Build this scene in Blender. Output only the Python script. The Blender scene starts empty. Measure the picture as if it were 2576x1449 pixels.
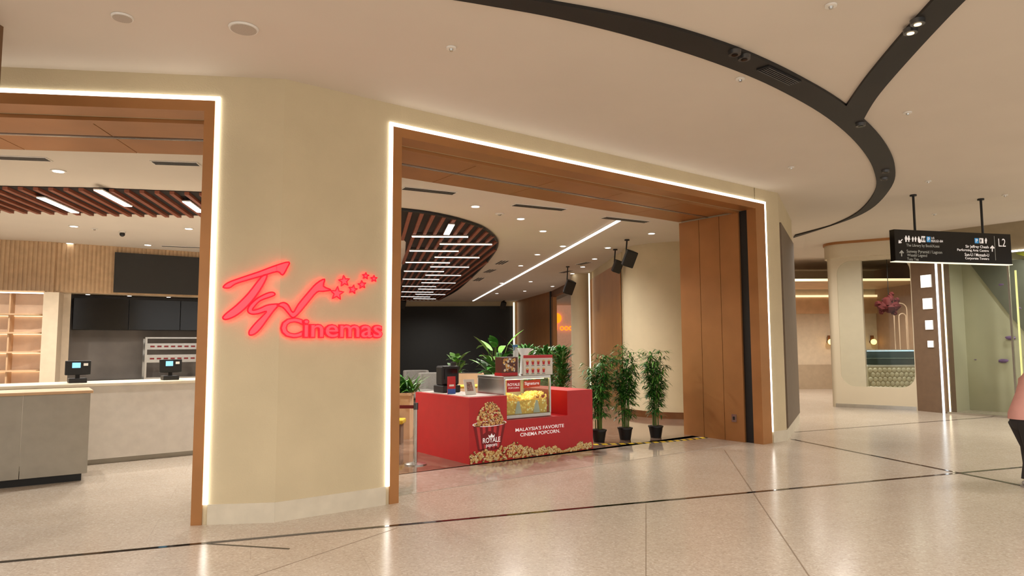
import bpy, bmesh, math, random
from mathutils import Vector, Matrix
random.seed(7)
SC=bpy.context.scene
SC.view_settings.view_transform='Standard'
SC.view_settings.look='None'
SC.view_settings.exposure=0.38
f=1717.3; H=1.8
# ---------------- camera -----------------
th=math.radians(4.70); r=0.004
F_=Vector((0,math.cos(th),math.sin(th))); R0=Vector((1,0,0)); U0=Vector((0,-math.sin(th),math.cos(th)))
R_=R0*math.cos(r)-U0*math.sin(r); U_=U0*math.cos(r)+R0*math.sin(r)
CP=Vector((0,0,H))
cam=bpy.data.cameras.new('camera'); co=bpy.data.objects.new('camera',cam); SC.collection.objects.link(co)
cam.lens=24; cam.sensor_width=36; cam.sensor_fit='HORIZONTAL'; cam.clip_end=300; cam.clip_start=0.05
mm=Matrix.Identity(4)
for i,a in enumerate((R_,U_,-F_)):
    for j in range(3): mm[j][i]=a[j]
mm.translation=CP; co.matrix_world=mm
SC.camera=co
def ray(u,v): return R_*((u-1288)/f)+U_*((724.5-v)/f)+F_
def atZ(u,v,z):
    d=ray(u,v); return CP+d*((z-H)/d.z)
def atY(u,v,y):
    d=ray(u,v); return CP+d*(y/d.y)
# ---------------- materials -----------------
def lin(c):
    o=[]
    for x in c:
        x=x/255.0
        o.append(x/12.92 if x<=0.04045 else ((x+0.055)/1.055)**2.4)
    return o
MATS={}
def M(name,col,rough=.5,metal=0.,emis=0.,noise=.06,scale=6.,bump=0.,trans=0.,ecol=None):
    if name in MATS: return MATS[name]
    m=bpy.data.materials.new(name); m.use_nodes=True; nt=m.node_tree; b=nt.nodes['Principled BSDF']
    c=lin(col)
    tc=nt.nodes.new('ShaderNodeTexCoord'); nz=nt.nodes.new('ShaderNodeTexNoise'); nz.inputs['Scale'].default_value=scale; nz.inputs['Detail'].default_value=4
    nt.links.new(tc.outputs['Object'],nz.inputs['Vector'])
    rp=nt.nodes.new('ShaderNodeValToRGB')
    rp.color_ramp.elements[0].position=.3; rp.color_ramp.elements[1].position=.7
    rp.color_ramp.elements[0].color=[max(0,x*(1-noise)) for x in c]+[1]
    rp.color_ramp.elements[1].color=[min(1,x*(1+noise)) for x in c]+[1]
    nt.links.new(nz.outputs['Fac'],rp.inputs['Fac']); nt.links.new(rp.outputs['Color'],b.inputs['Base Color'])
    b.inputs['Roughness'].default_value=rough; b.inputs['Metallic'].default_value=metal
    if emis>0:
        b.inputs['Emission Color'].default_value=(lin(ecol) if ecol else c)+[1]; b.inputs['Emission Strength'].default_value=emis
    if bump>0:
        bp=nt.nodes.new('ShaderNodeBump'); bp.inputs['Strength'].default_value=bump; bp.inputs['Distance'].default_value=.01
        n2=nt.nodes.new('ShaderNodeTexNoise'); n2.inputs['Scale'].default_value=60; nt.links.new(tc.outputs['Object'],n2.inputs['Vector'])
        nt.links.new(n2.outputs['Fac'],bp.inputs['Height']); nt.links.new(bp.outputs['Normal'],b.inputs['Normal'])
    MATS[name]=m; return m
def glassmat(name,tint=(240,246,242)):
    if name in MATS: return MATS[name]
    m=bpy.data.materials.new(name); m.use_nodes=True; nt=m.node_tree; nt.nodes.clear()
    o=nt.nodes.new('ShaderNodeOutputMaterial'); mx=nt.nodes.new('ShaderNodeMixShader'); t=nt.nodes.new('ShaderNodeBsdfTransparent'); g=nt.nodes.new('ShaderNodeBsdfGlossy')
    t.inputs['Color'].default_value=lin(tint)+[1]; g.inputs['Roughness'].default_value=.03
    lw=nt.nodes.new('ShaderNodeFresnel'); lw.inputs['IOR'].default_value=1.25
    nt.links.new(lw.outputs[0],mx.inputs[0]); nt.links.new(t.outputs[0],mx.inputs[1]); nt.links.new(g.outputs[0],mx.inputs[2]); nt.links.new(mx.outputs[0],o.inputs[0])
    MATS[name]=m; return m
def floormat(name,base,dark,lightc,rot,tw,thh,rough,seam=.82,vs=45,spec=.5):
    m=bpy.data.materials.new(name); m.use_nodes=True; nt=m.node_tree; b=nt.nodes['Principled BSDF']; N=nt.nodes.new; L=nt.links.new
    g=N('ShaderNodeNewGeometry'); mp=N('ShaderNodeMapping'); mp.inputs['Rotation'].default_value=(0,0,math.radians(rot)); L(g.outputs['Position'],mp.inputs['Vector'])
    vo=N('ShaderNodeTexVoronoi'); vo.inputs['Scale'].default_value=vs; L(g.outputs['Position'],vo.inputs['Vector'])
    rp=N('ShaderNodeValToRGB'); e=rp.color_ramp.elements; e[0].position=0; e[0].color=lin(dark)+[1]; e[1].position=1; e[1].color=lin(lightc)+[1]
    k=e.new(.35); k.color=lin(base)+[1]; k=e.new(.75); k.color=lin(base)+[1]
    sp=N('ShaderNodeSeparateColor'); L(vo.outputs['Color'],sp.inputs[0]); L(sp.outputs[0],rp.inputs['Fac'])
    nz=N('ShaderNodeTexNoise'); nz.inputs['Scale'].default_value=1.2; nz.inputs['Detail'].default_value=6; L(g.outputs['Position'],nz.inputs['Vector'])
    r2=N('ShaderNodeValToRGB'); r2.color_ramp.elements[0].position=.3; r2.color_ramp.elements[0].color=(.93,.92,.91,1); r2.color_ramp.elements[1].position=.7; r2.color_ramp.elements[1].color=(1,1,1,1); L(nz.outputs['Fac'],r2.inputs['Fac'])
    mx=N('ShaderNodeMix'); mx.data_type='RGBA'; mx.blend_type='MULTIPLY'; mx.inputs[0].default_value=1; L(rp.outputs[0],mx.inputs[6]); L(r2.outputs[0],mx.inputs[7])
    br=N('ShaderNodeTexBrick'); br.inputs['Color1'].default_value=(1,1,1,1); br.inputs['Color2'].default_value=(.96,.96,.96,1); br.inputs['Mortar'].default_value=(seam,seam,seam,1)
    br.inputs['Scale'].default_value=1; br.inputs['Mortar Size'].default_value=.004; br.inputs['Brick Width'].default_value=tw; br.inputs['Row Height'].default_value=thh; br.inputs['Mortar Smooth'].default_value=0
    L(mp.outputs[0],br.inputs['Vector'])
    m2=N('ShaderNodeMix'); m2.data_type='RGBA'; m2.blend_type='MULTIPLY'; m2.inputs[0].default_value=1; L(mx.outputs[2],m2.inputs[6]); L(br.outputs[0],m2.inputs[7])
    L(m2.outputs[2],b.inputs['Base Color']); b.inputs['Roughness'].default_value=rough; b.inputs['IOR'].default_value=1.45; b.inputs['Specular IOR Level'].default_value=spec
    return m
CREAM=M('cream_plaster',(205,189,156),.8,noise=.04,scale=2,bump=.25)
BASEB=M('baseboard_stone',(212,202,182),.5)
CEIL=M('ceiling_paint',(214,203,189),.85,noise=.02,scale=1)
CEILI=M('lobby_ceiling_paint',(222,214,202),.85,noise=.02,scale=1)
COPPER=M('copper_cladding',(170,118,70),.42,.4,noise=.10,scale=1.5)
COPPERD=M('copper_dark',(120,78,46),.4,.5,noise=.1)
BLACK=M('black_matte',(14,13,12),.5)
BLACKG=M('black_gloss',(12,12,12),.15)
CHAR=M('charcoal_panel',(44,42,38),.55)
GROOVE=M('groove_dark',(22,17,13),.6,noise=.3,scale=1.5)
LED=M('led_white',(255,252,242),.5,emis=3.2,noise=0)
LEDI=M('led_bar',(255,250,242),.5,emis=4,noise=0)
LEDS=M('led_soft',(255,226,180),.5,emis=1.4,noise=0)
STEEL=M('steel',(190,188,182),.25,.9)
DSTEEL=M('dark_steel',(90,90,90),.3,.8)
WHITE=M('white_paint',(228,224,216),.5)
RED=M('red_laminate',(192,26,30),.35,noise=.04)
REDD=M('dark_red',(120,14,20),.4)
WOOD=M('light_wood',(206,170,132),.5,noise=.1,scale=3)
SLAT=M('timber_slat',(142,78,54),.55,noise=.15)
SLATBG=M('slat_void',(30,17,12),.8)
GREY=M('warm_grey_panel',(168,163,150),.5)
GREEN=M('leaf_green',(54,112,40),.45,noise=.35,scale=14)
GREEN2=M('leaf_light',(100,152,58),.45,noise=.3,scale=14)
STALK=M('bamboo_stalk',(96,116,48),.5)
POT=M('black_pot',(16,16,17),.4)
SOIL=M('soil',(50,36,26),.9,noise=.3,scale=40)
BEIGE=M('beige_wall',(204,186,160),.7)
BROWN=M('brown_pillar',(124,100,80),.6)
YELLOW=M('yellow_laminate',(206,176,48),.45)
PINKT=M('white_print',(245,240,238),.5,emis=.25,noise=0)

# ---------------- mesh builder -----------------
_tc={}
def text_geo(s,off=0.):
    k=(s,off)
    if k in _tc: return _tc[k]
    c=bpy.data.curves.new('t','FONT'); c.body=s; c.offset=off; c.resolution_u=3; c.fill_mode='FRONT'
    o=bpy.data.objects.new('t',c); SC.collection.objects.link(o)
    dg=bpy.context.evaluated_depsgraph_get(); me=bpy.data.meshes.new_from_object(o.evaluated_get(dg))
    vs=[(v.co.x,v.co.y) for v in me.vertices]; fs=[list(p.vertices) for p in me.polygons]
    bpy.data.objects.remove(o); bpy.data.curves.remove(c); bpy.data.meshes.remove(me)
    _tc[k]=(vs,fs); return _tc[k]
class MB:
    def __init__(s): s.v=[]; s.f=[]; s.m=[]
    def add(s,vs,fs,m=0):
        o=len(s.v); s.v+=[tuple(v) for v in vs]
        for q in fs: s.f.append([i+o for i in q]); s.m.append(m)
        return s
    def box(s,x0,y0,z0,x1,y1,z1,m=0):
        return s.add([(x0,y0,z0),(x1,y0,z0),(x1,y1,z0),(x0,y1,z0),(x0,y0,z1),(x1,y0,z1),(x1,y1,z1),(x0,y1,z1)],[(0,3,2,1),(4,5,6,7),(0,1,5,4),(1,2,6,5),(2,3,7,6),(3,0,4,7)],m)
    def prism(s,p,z0,z1,m=0):
        n=len(p); vs=[(a,b,z0) for a,b in p]+[(a,b,z1) for a,b in p]
        return s.add(vs,[list(range(n))[::-1],list(range(n,2*n))]+[(i,(i+1)%n,(i+1)%n+n,i+n) for i in range(n)],m)
    def prismY(s,p,y0,y1,m=0):
        n=len(p); vs=[(a,y0,b) for a,b in p]+[(a,y1,b) for a,b in p]
        return s.add(vs,[list(range(n)),list(range(n,2*n))[::-1]]+[(i,i+n,(i+1)%n+n,(i+1)%n) for i in range(n)],m)
    def strip(s,A,B,z0,z1,m=0):
        n=len(A); vs=[(a[0],a[1],z0) for a in A]+[(b[0],b[1],z0) for b in B]+[(a[0],a[1],z1) for a in A]+[(b[0],b[1],z1) for b in B]
        fs=[]
        for i in range(n-1):
            fs+=[(i,i+1,n+i+1,n+i),(2*n+i,3*n+i,3*n+i+1,2*n+i+1),(i,2*n+i,2*n+i+1,i+1),(n+i,n+i+1,3*n+i+1,3*n+i)]
        fs+=[(0,n,3*n,2*n),(n-1,3*n-1,4*n-1,2*n-1)]
        return s.add(vs,fs,m)
    def cyl(s,p0,p1,r0,r1=None,n=16,m=0):
        r1=r0 if r1 is None else r1; p0=Vector(p0);p1=Vector(p1); a=(p1-p0).normalized(); b=a.orthogonal().normalized(); c=a.cross(b)
        vs=[]
        for p,rr in((p0,r0),(p1,r1)):
            for i in range(n):
                t=2*math.pi*i/n; vs.append(p+b*rr*math.cos(t)+c*rr*math.sin(t))
        return s.add(vs,[list(range(n))[::-1],list(range(n,2*n))]+[(i,(i+1)%n,(i+1)%n+n,i+n) for i in range(n)],m)
    def ball(s,c,rx,ry=None,rz=None,n=12,k=8,m=0,jit=0):
        ry=ry or rx; rz=rz or rx; vs=[(c[0],c[1],c[2]+rz)]
        for j in range(1,k):
            ph=math.pi*j/k
            for i in range(n):
                t=2*math.pi*i/n; q=1+random.uniform(-jit,jit)
                vs.append((c[0]+rx*q*math.sin(ph)*math.cos(t),c[1]+ry*q*math.sin(ph)*math.sin(t),c[2]+rz*q*math.cos(ph)))
        vs.append((c[0],c[1],c[2]-rz)); e=len(vs)-1; fs=[(0,1+i,1+(i+1)%n) for i in range(n)]
        for j in range(k-2):
            for i in range(n):
                a=1+j*n+i;b=1+j*n+(i+1)%n; fs.append((a,a+n,b+n,b))
        fs+=[(e,1+(k-2)*n+(i+1)%n,1+(k-2)*n+i) for i in range(n)]
        return s.add(vs,fs,m)
    def tube(s,pts,rad,n=8,m=0,closed=False):
        pts=[Vector(p) for p in pts]; N=len(pts); rr=rad if isinstance(rad,(list,tuple)) else [rad]*N
        vs=[]; up=None
        for i,p in enumerate(pts):
            if closed: t=(pts[(i+1)%N]-pts[i-1])
            else: t=pts[min(i+1,N-1)]-pts[max(i-1,0)]
            if t.length<1e-9: t=Vector((0,0,1))
            t.normalize()
            if up is None: up=t.orthogonal().normalized()
            up=(up-t*up.dot(t)); up=up.normalized() if up.length>1e-6 else t.orthogonal().normalized()
            c=t.cross(up)
            for k in range(n):
                a=2*math.pi*k/n; vs.append(p+(up*math.cos(a)+c*math.sin(a))*rr[i])
        fs=[]
        for i in range(N if closed else N-1):
            j=(i+1)%N
            for k in range(n): fs.append((i*n+k,i*n+(k+1)%n,j*n+(k+1)%n,j*n+k))
        if not closed: fs+=[list(range(n))[::-1],list(range((N-1)*n,N*n))]
        return s.add(vs,fs,m)
    def disc(s,c,rad,y,m=0,n=12,ry=None):
        ry=ry or rad
        return s.add([(c[0]+rad*math.cos(2*math.pi*i/n),y,c[1]+ry*math.sin(2*math.pi*i/n)) for i in range(n)],[list(range(n))],m)
    def text(s,t,x0,z0,x1,z1,y,m=0,off=0.,th=.0):
        vs,fs=text_geo(t,off); xs=[a for a,b in vs]; ys=[b for a,b in vs]
        sx=(x1-x0)/(max(xs)-min(xs)); sy=(z1-z0)/(max(ys)-min(ys)); mx_,my=min(xs),min(ys)
        P=[(x0+(a-mx_)*sx,z0+(b-my)*sy) for a,b in vs]
        s.add([(a,y,b) for a,b in P],fs,m)
        if th>0:
            cnt={}
            for q in fs:
                for i in range(len(q)):
                    e=(q[i],q[(i+1)%len(q)]); cnt[frozenset(e)]=cnt.get(frozenset(e),0)+1
            side=[tuple(e) for e,c in cnt.items() if c==1]; n=len(P)
            s.add([(a,y,b) for a,b in P]+[(a,y+th,b) for a,b in P],[(a,b,b+n,a+n) for a,b in side],m)
        return s
    def obj(s,name,mats,parent=None,loc=(0,0,0),rot=0,bevel=0,smooth=False,fix=True):
        me=bpy.data.meshes.new(name); me.from_pydata(s.v,[],s.f)
        if not isinstance(mats,(list,tuple)): mats=[mats]
        for m in mats: me.materials.append(m)
        me.polygons.foreach_set('material_index',s.m)
        if fix:
            bm=bmesh.new(); bm.from_mesh(me); bmesh.ops.recalc_face_normals(bm,faces=bm.faces); bm.to_mesh(me); bm.free()
        if smooth:
            me.polygons.foreach_set('use_smooth',[True]*len(me.polygons)); me.set_sharp_from_angle(angle=.8)
        me.update(); o=bpy.data.objects.new(name,me); SC.collection.objects.link(o)
        o.location=loc; o.rotation_euler=(0,0,rot)
        if parent: o.parent=parent
        if bevel>0:
            b=o.modifiers.new('b','BEVEL'); b.width=bevel; b.segments=2; b.limit_method='ANGLE'
        return o
def tag(o,label,cat,group=None,kind=None):
    o['label']=label; o['category']=cat
    if group: o['group']=group
    if kind: o['kind']=kind
    return o
def struct(o): o['kind']='structure'; return o
def thing(name,label,cat,loc=(0,0,0),rot=0,group=None):
    e=bpy.data.objects.new(name,None); e.empty_display_size=.1; SC.collection.objects.link(e); e.location=loc; e.rotation_euler=(0,0,rot)
    return tag(e,label,cat,group)
def copy_thing(e,loc,rot=None,label=None):
    n=e.copy(); SC.collection.objects.link(n); n.location=loc
    if rot is not None: n.rotation_euler=(0,0,rot)
    if label: n['label']=label
    def rec(a,b):
        for ch in [c for c in a.children]:
            k=ch.copy(); SC.collection.objects.link(k); k.parent=b; rec(ch,k)
    rec(e,n); return n
class Fr:
    def __init__(s,x,y,deg):
        s.a=math.radians(deg); s.o=Vector((x,y,0)); s.e1=Vector((math.cos(s.a),math.sin(s.a),0)); s.e2=Vector((-math.sin(s.a),math.cos(s.a),0))
    def w(s,a,d=0,z=0): return s.o+s.e1*a+s.e2*d+Vector((0,0,z))
    def px(s,u,v,d=0):
        q=ray(u,v); p0=s.o+s.e2*d; t=(p0-CP).dot(s.e2)/q.dot(s.e2); P=CP+q*t
        return ((P-s.o).dot(s.e1),P.z)
    def put(s,mb,name,mats,**k):
        return mb.obj(name,mats,loc=tuple(s.o),rot=s.a,**k)
FW=Fr(-2.43,7.13,37.2); FL=Fr(-2.43,7.13,7.2)
ZC=4.65; ZI=4.27; ZS=4.26

# ---------------- floor / ceilings -----------------
FLOORM=floormat('terrazzo_floor',(199,186,170),(185,172,155),(212,202,189),-20.5,1.8,.9,.2,seam=.87,vs=60,spec=.4)
FLOORI=floormat('polished_marble',(134,110,94),(116,94,80),(152,128,110),-37,1.2,1.2,.06,seam=.8,vs=12)
FLOORP=floormat('pale_threshold_stone',(194,183,170),(184,171,157),(204,194,182),-37,1.2,1.2,.06,seam=.9,vs=20)
struct(MB().box(-20,-4,-.1,30,52,0).obj('floor',FLOORM))
struct(MB().box(-20,-2,ZC,30,52,ZC+.1).obj('ceiling',CEIL))
pl=[FW.w(1.2,1.5),FW.w(9.0,1.3),Vector((6.2,15.6,0)),Vector((6,19,0)),Vector((3.5,24,0)),Vector((3.5,40,0)),Vector((-7,40,0)),Vector((-4.6,16,0))]
struct(MB().prism([(p.x,p.y) for p in pl],.0005,.004).obj('floor',FLOORI))
pl=[FW.w(1.45,.3),FW.w(8.6,.3),FW.w(8.6,1.5),FW.w(1.45,1.5)]
struct(MB().prism([(p.x,p.y) for p in pl],.0005,.004).obj('floor',FLOORP))
pl=[(-16,6.9),(-3.4,8.5),(-2.3,9.0),(3.5,13.4),(6.4,15.9),(6.4,19),(3.4,24),(3.0,32.5),(2.4,40.3),(-16,40.3)]
struct(MB().prism(pl,ZI,ZI+.05).obj('ceiling',CEILI))
INL=M('floor_inlay_black',(30,20,14),.08)
SEAM=M('floor_seam',(140,122,104),.3)
def fline(p,q,w,mat,n,z=.006):
    a=atZ(*p,0); b=atZ(*q,0); d=(b-a).normalized(); s=Vector((-d.y,d.x,0))*w/2
    struct(MB().prism([((a-s).x,(a-s).y),((b-s).x,(b-s).y),((b+s).x,(b+s).y),((a+s).x,(a+s).y)],.0,z).obj('trim_%d'%n,mat))
fline((-60,1420),(2640,1169),.055,INL,1,.003)
fline((1992,1105),(2640,1236),.06,INL,2,.0034)
fline((2000,1087),(2576,1043),.04,INL,3,.003)
fline((522,1368),(728,1381),.025,INL,4,.0028)
fline((1822,1132),(2040,1456),.010,SEAM,5,.0025)
fline((1000,1328),(640,1449),.006,SEAM,6,.002)
fline((1625,1270),(1625,1449),.006,SEAM,7,.002)

# ---------------- dark ceiling channel -----------------
def cr(P,k=6):
    out=[]
    for i in range(len(P)-1):
        p0=P[max(i-1,0)];p1=P[i];p2=P[i+1];p3=P[min(i+2,len(P)-1)]
        for j in range(k):
            t=j/k; out.append(tuple(.5*((2*p1[a])+(-p0[a]+p2[a])*t+(2*p0[a]-5*p1[a]+4*p2[a]-p3[a])*t*t+(-p0[a]+3*p1[a]-3*p2[a]+p3[a])*t**3) for a in range(2)))
    out.append(tuple(P[-1])); return out
def cz(P,z): return [tuple(atZ(u,v,z))[:2] for u,v in P]
La=[(1130,-10),(1215,4),(1400,38),(1600,88),(1800,152),(1950,215),(2080,290),(2160,362),(2198,425),(2200,480),(2155,533),(2085,567),(1996,596)]
Ua=[(1290,-16),(1375,-2),(1560,32),(1720,72),(1880,127),(2020,194),(2130,262),(2215,342),(2250,410),(2243,465),(2190,523),(2110,559),(2000,590)]
struct(MB().strip(cr(cz(La,ZC)),cr(cz(Ua,ZC)),ZC-.03,ZC+.01).obj('trim_8',GROOVE))
Lb=[(2128,262),(2175,195),(2250,103),(2345,-5),(2420,-80)]; Rb=[(2168,303),(2205,240),(2285,145),(2425,-5),(2520,-85)]
struct(MB().strip(cr(cz(Lb,ZC)),cr(cz(Rb,ZC)),ZC-.031,ZC+.01).obj('trim_9',GROOVE))
k=0
for (u,v) in [(1872,140),(1848,128),(2165,310),(2228,428),(2224,447),(2290,73),(2308,50)]:
    p=atZ(u,v,ZC-.03); T=thing('recessed_spotlight','small dark recessed spotlight in the black ceiling channel','ceiling light',(p.x,p.y,ZC-.05),group='channel spotlights')
    MB().cyl((0,0,.02),(0,0,-.02),.062,.058,20).obj('housing',DSTEEL,T,smooth=True)
    MB().cyl((0,0,-.02),(0,0,-.026),.03,.03,20).obj('lens',LEDS if k>=5 else BLACKG,T); k+=1
a=atZ(1918,168,ZC-.03); b=atZ(2000,207,ZC-.03); p=(a+b)/2; L=(b-a).length
T=thing('air_vent','narrow slatted air vent in the curved black ceiling channel','vent',(p.x,p.y,ZC-.045),math.atan2(b.y-a.y,b.x-a.x))
MB().box(-L/2,-.07,0,L/2,.07,.014).obj('frame',BLACK,T)
sb=MB(); [sb.box(-L/2+.02,-.06+i*.026,-.01,L/2-.02,-.05+i*.026,0) for i in range(5)]; sb.obj('slats',DSTEEL,T)

# ---------------- facade -----------------
hw=MB()
hw.box(1.39,0,ZS+.012,8.64,1.75,ZC)
FW.put(hw,'wall_front',CREAM)['kind']='structure'
P0=FL.w(-.80); C0=FW.w(0); R1=FW.w(1.39); B1=FW.w(1.39,1.6); B0=FL.w(-.80,1.5)
struct(MB().prism([(p.x,p.y) for p in (P0,C0,R1,B1,B0)],0,ZC).obj('wall_front',CREAM))
lw=MB(); lw.box(-7.5,0,ZS+.012,-.80,1.75,ZC); FL.put(lw,'wall_front',CREAM)['kind']='structure'
E1=FW.w(9.42); E2=Vector((6.52,15.74,0))
struct(MB().prism([(p.x,p.y) for p in (FW.w(8.67),E1,E2,Vector((5.9,16.2,0)),FW.w(8.67,1.7))],0,ZC).obj('wall_right',CREAM))
FE=Fr(E1.x,E1.y,math.degrees(math.atan2(E2.y-E1.y,E2.x-E1.x)))
Lf=(E2-E1).length
FE.put(MB().box(.1,-.03,.22,Lf-.02,0,4.1),'trim_10',M('taupe_panel',(112,96,80),.6))['kind']='structure'
FW.put(MB().box(-.005,-.015,0,1.24,0,.2),'baseboard_front',BASEB)['kind']='structure'
FL.put(MB().box(-.655,-.015,0,.002,0,.2),'baseboard_front',BASEB)['kind']='structure'
FW.put(MB().box(8.98,-.015,0,9.43,0,.2),'baseboard_right',BASEB)['kind']='structure'
FE.put(MB().box(0,-.016,0,Lf,0,.2),'baseboard_right',BASEB)['kind']='structure'
c=MB(); c.box(1.285,-.02,0,1.40,0,4.375); c.box(1.40,-.02,ZS,8.64,0,4.375); c.box(8.64,-.02,0,8.925,0,4.375)
FW.put(c,'trim_11',COPPER)['kind']='structure'
c=MB(); c.box(-.81,-.02,0,-.705,0,4.375); c.box(-7.5,-.02,ZS,-.81,0,4.375)
FL.put(c,'trim_12',COPPER)['kind']='structure'
def ledstrip(fr,boxes,label):
    b=MB()
    for q in boxes: b.box(*q)
    o=fr.put(b,'led_light_strip',LED); return tag(o,label,'light strip')
ledstrip(FW,[(1.24,-.022,.2,1.282,-.001,4.42),(1.282,-.022,4.378,8.93,-.001,4.42),(8.93,-.022,.2,8.972,-.001,4.42)],'glowing white light line framing the wide copper portal')
ledstrip(FL,[(-.70,-.022,.2,-.655,-.001,4.42),(-7.5,-.022,4.378,-.70,-.001,4.42)],'glowing white light line framing the copper portal by the counters')
for fr,s0,s1,nn in ((FW,1.40,8.66,13),(FL,-7.5,-.82,14)):
    c=MB(); c.box(s0,0,ZS,s1,.28,ZS+.011); c.box(s0,.34,ZS-.03,s1,.46,ZS+.011)
    n=5
    for i in range(n):
        a=s0+(s1-s0)*i/n; b=s0+(s1-s0)*(i+1)/n-.012
        c.box(a,.48,ZS,b,1.02,ZS+.011); c.box(a,1.08,ZS,b,1.74,ZS+.011)
    fr.put(c,'trim_%d'%nn,COPPER)['kind']='structure'
    fr.put(MB().box(s0,1.03,ZS-.015,s1,1.065,ZS+.011),'trim_%d'%(nn+2),STEEL)['kind']='structure'
j=MB(); j.box(8.64,0,0,8.67,.17,ZS,0); j.box(8.66,.17,0,8.67,.34,ZS,1)
for a,b in((.34,.76),(.77,1.23),(1.24,1.72)): j.box(8.62,a,0,8.668,b,ZS-.03,0)
FW.put(j,'door_1',[COPPER,BLACK])['kind']='structure'
T=thing('wall_socket','small steel floor-level socket plate on the copper door panel','socket',FW.w(8.611,.55,.42),FW.a)
MB().box(-.008,-.05,-.07,.006,.05,.07).obj('plate',STEEL,T); MB().box(-.012,-.02,-.03,-.008,.02,.03).obj('socket',BLACK,T)
a=atY(13,0,5.9)
FWc=MB().box(a.x-.8,5.3,0,a.x,5.9,ZC); struct(FWc.obj('wall_left',M('brown_column',(110,78,48),.6)))

# ---------------- logo sign -----------------
NFILL=M('neon_fill',(255,74,84),.4,emis=.62,noise=0,ecol=(255,66,80))
NLINE=M('neon_line',(240,8,22),.4,emis=1.3,noise=0,ecol=(255,6,30))
NBACK=M('neon_back',(255,20,30),.4,emis=6,noise=0,ecol=(255,30,46))
def clip(P,x,keep_left):
    out=[]
    for i in range(len(P)):
        a=P[i];b=P[(i+1)%len(P)]
        ia=(a[0]<=x)==keep_left; ib=(b[0]<=x)==keep_left
        if ia: out.append(a)
        if ia!=ib:
            t=(x-a[0])/(b[0]-a[0]); out.append((x,a[1]+t*(b[1]-a[1])))
    return out
def wallpt(u,v,d):
    fr=FL if u<=697 else FW
    s,z=fr.px(u,v,d); 
    return fr.w(s,d,z)
SG=thing('neon_sign','red glowing script cinema logo with stars on the cream pillar','sign',tuple(FW.w(.4,-.03,2.3)),0)
so=Vector(SG.location)
def logo_shape(P,name,smooth=True,lr=.0075):
    P2=P
    if smooth:
        Q=P+P[:3]; c=cr([P[-1]]+Q,3); P2=c[3:3+3*len(P)]
    mb=MB()
    for kl in(True,False):
        q=clip(P2,697,kl)
        if len(q)<3: continue
        fr=FL if kl else FW
        A=[];B=[]
        for (u,v) in q:
            s,z=fr.px(u,v,-.05); A.append(fr.w(s,-.05,z)-so); B.append(fr.w(s,-.022,z)-so)
        n=len(q); mb.add(A+B,[list(range(n))]+[(i,i+n,(i+1)%n+n,(i+1)%n) for i in range(n)],0)
        mb.add(B,[list(range(n))[::-1]],1)
    o=mb.obj(name,[NFILL,NBACK],SG,fix=False)
    pts=[]
    for i in range(len(P2)):
        a=P2[i];b=P2[(i+1)%len(P2)]
        for t in (0,.5): pts.append(wallpt(a[0]+(b[0]-a[0])*t,a[1]+(b[1]-a[1])*t,-.055)-so)
    MB().tube(pts,lr,6,0,True).obj('outline',NLINE,o)
    return o
logo_shape([(561,723),(573,711),(608,698),(650,684),(690,669),(727,659),(722,675),(711,692),(698,683),(662,693),(620,705),(592,714),(577,724)],'letter')
logo_shape([(657,697),(672,693),(660,720),(638,752),(613,779),(590,796),(568,804),(560,799),(569,788),(594,768),(624,738)],'letter')
logo_shape([(692,741),(680,747),(655,756),(641,770),(635,780),(650,777),(670,768),(688,765),(702,766),(690,780),(675,800),(656,826),(641,840),(628,843),(627,832),(643,812),(660,795),(670,783),(650,789),(632,790),(623,782),(629,767),(648,750),(671,738),(686,735)],'letter')
logo_shape([(697,768),(712,761),(725,767),(737,786),(750,766),(773,738),(796,713),(817,702),(814,720),(832,729),(812,733),(797,735),(774,762),(750,790),(736,799),(724,787),(711,773)],'letter')
def star(cx,cy,rr,rot=0):
    return [(cx+(rr if i%2==0 else rr*.42)*math.sin(rot+math.pi*i/5),cy-(rr if i%2==0 else rr*.42)*math.cos(rot+math.pi*i/5)) for i in range(10)]
for cx,cy,rr,ro in((848,738,18,.1),(866,707,15,-.1),(888,728,12,.2),(911,716,11,-.1),(920,694,9,.1),(941,701,9,0)):
    logo_shape(star(cx,cy,rr,ro),'star',False,.006)
s0,z0=FW.px(705,851,-.05); s1,z1=FW.px(963,851,-.05); _,z2=FW.px(720,798,-.05)
nb=MB(); nb.text('Cinemas',s0+.014,z0+.014,s1-.014,z2-.014,-.058,0,.004,.02)
no=nb.obj('lettering',NFILL,SG,fix=False)
L2=MB(); L2.text('Cinemas',s0,z0,s1,z2,-.046,0,.05,.018)
oo=L2.obj('outline',NLINE,no,fix=False)
for o in(no,oo):
    mw=Matrix.Translation(-so)@Matrix.Translation(FW.o)@Matrix.Rotation(FW.a,4,'Z'); o.data.transform(mw)

# ---------------- lobby ceiling details -----------------
def hatch(poly,dirv,step,w,z0,z1,mb,m=0):
    d=Vector((dirv[0],dirv[1],0)).normalized(); pv=Vector((d.y,-d.x,0))
    Q=[(Vector((x,y,0)).dot(pv),Vector((x,y,0)).dot(d)) for x,y in poly]
    lo=min(q[0] for q in Q); hi=max(q[0] for q in Q); p=lo+step/2
    while p<hi:
        xs=[]
        for i in range(len(Q)):
            a=Q[i];b=Q[(i+1)%len(Q)]
            if (a[0]<p)!=(b[0]<p): xs.append(a[1]+(p-a[0])/(b[0]-a[0])*(b[1]-a[1]))
        xs.sort()
        for i in range(0,len(xs)-1,2):
            A=pv*(p-w/2)+d*xs[i];B=pv*(p+w/2)+d*xs[i];C=pv*(p+w/2)+d*xs[i+1];D=pv*(p-w/2)+d*xs[i+1]
            mb.prism([(A.x,A.y),(B.x,B.y),(C.x,C.y),(D.x,D.y)],z0,z1,m)
        p+=step
DIR=(-.2,.98)
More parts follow.
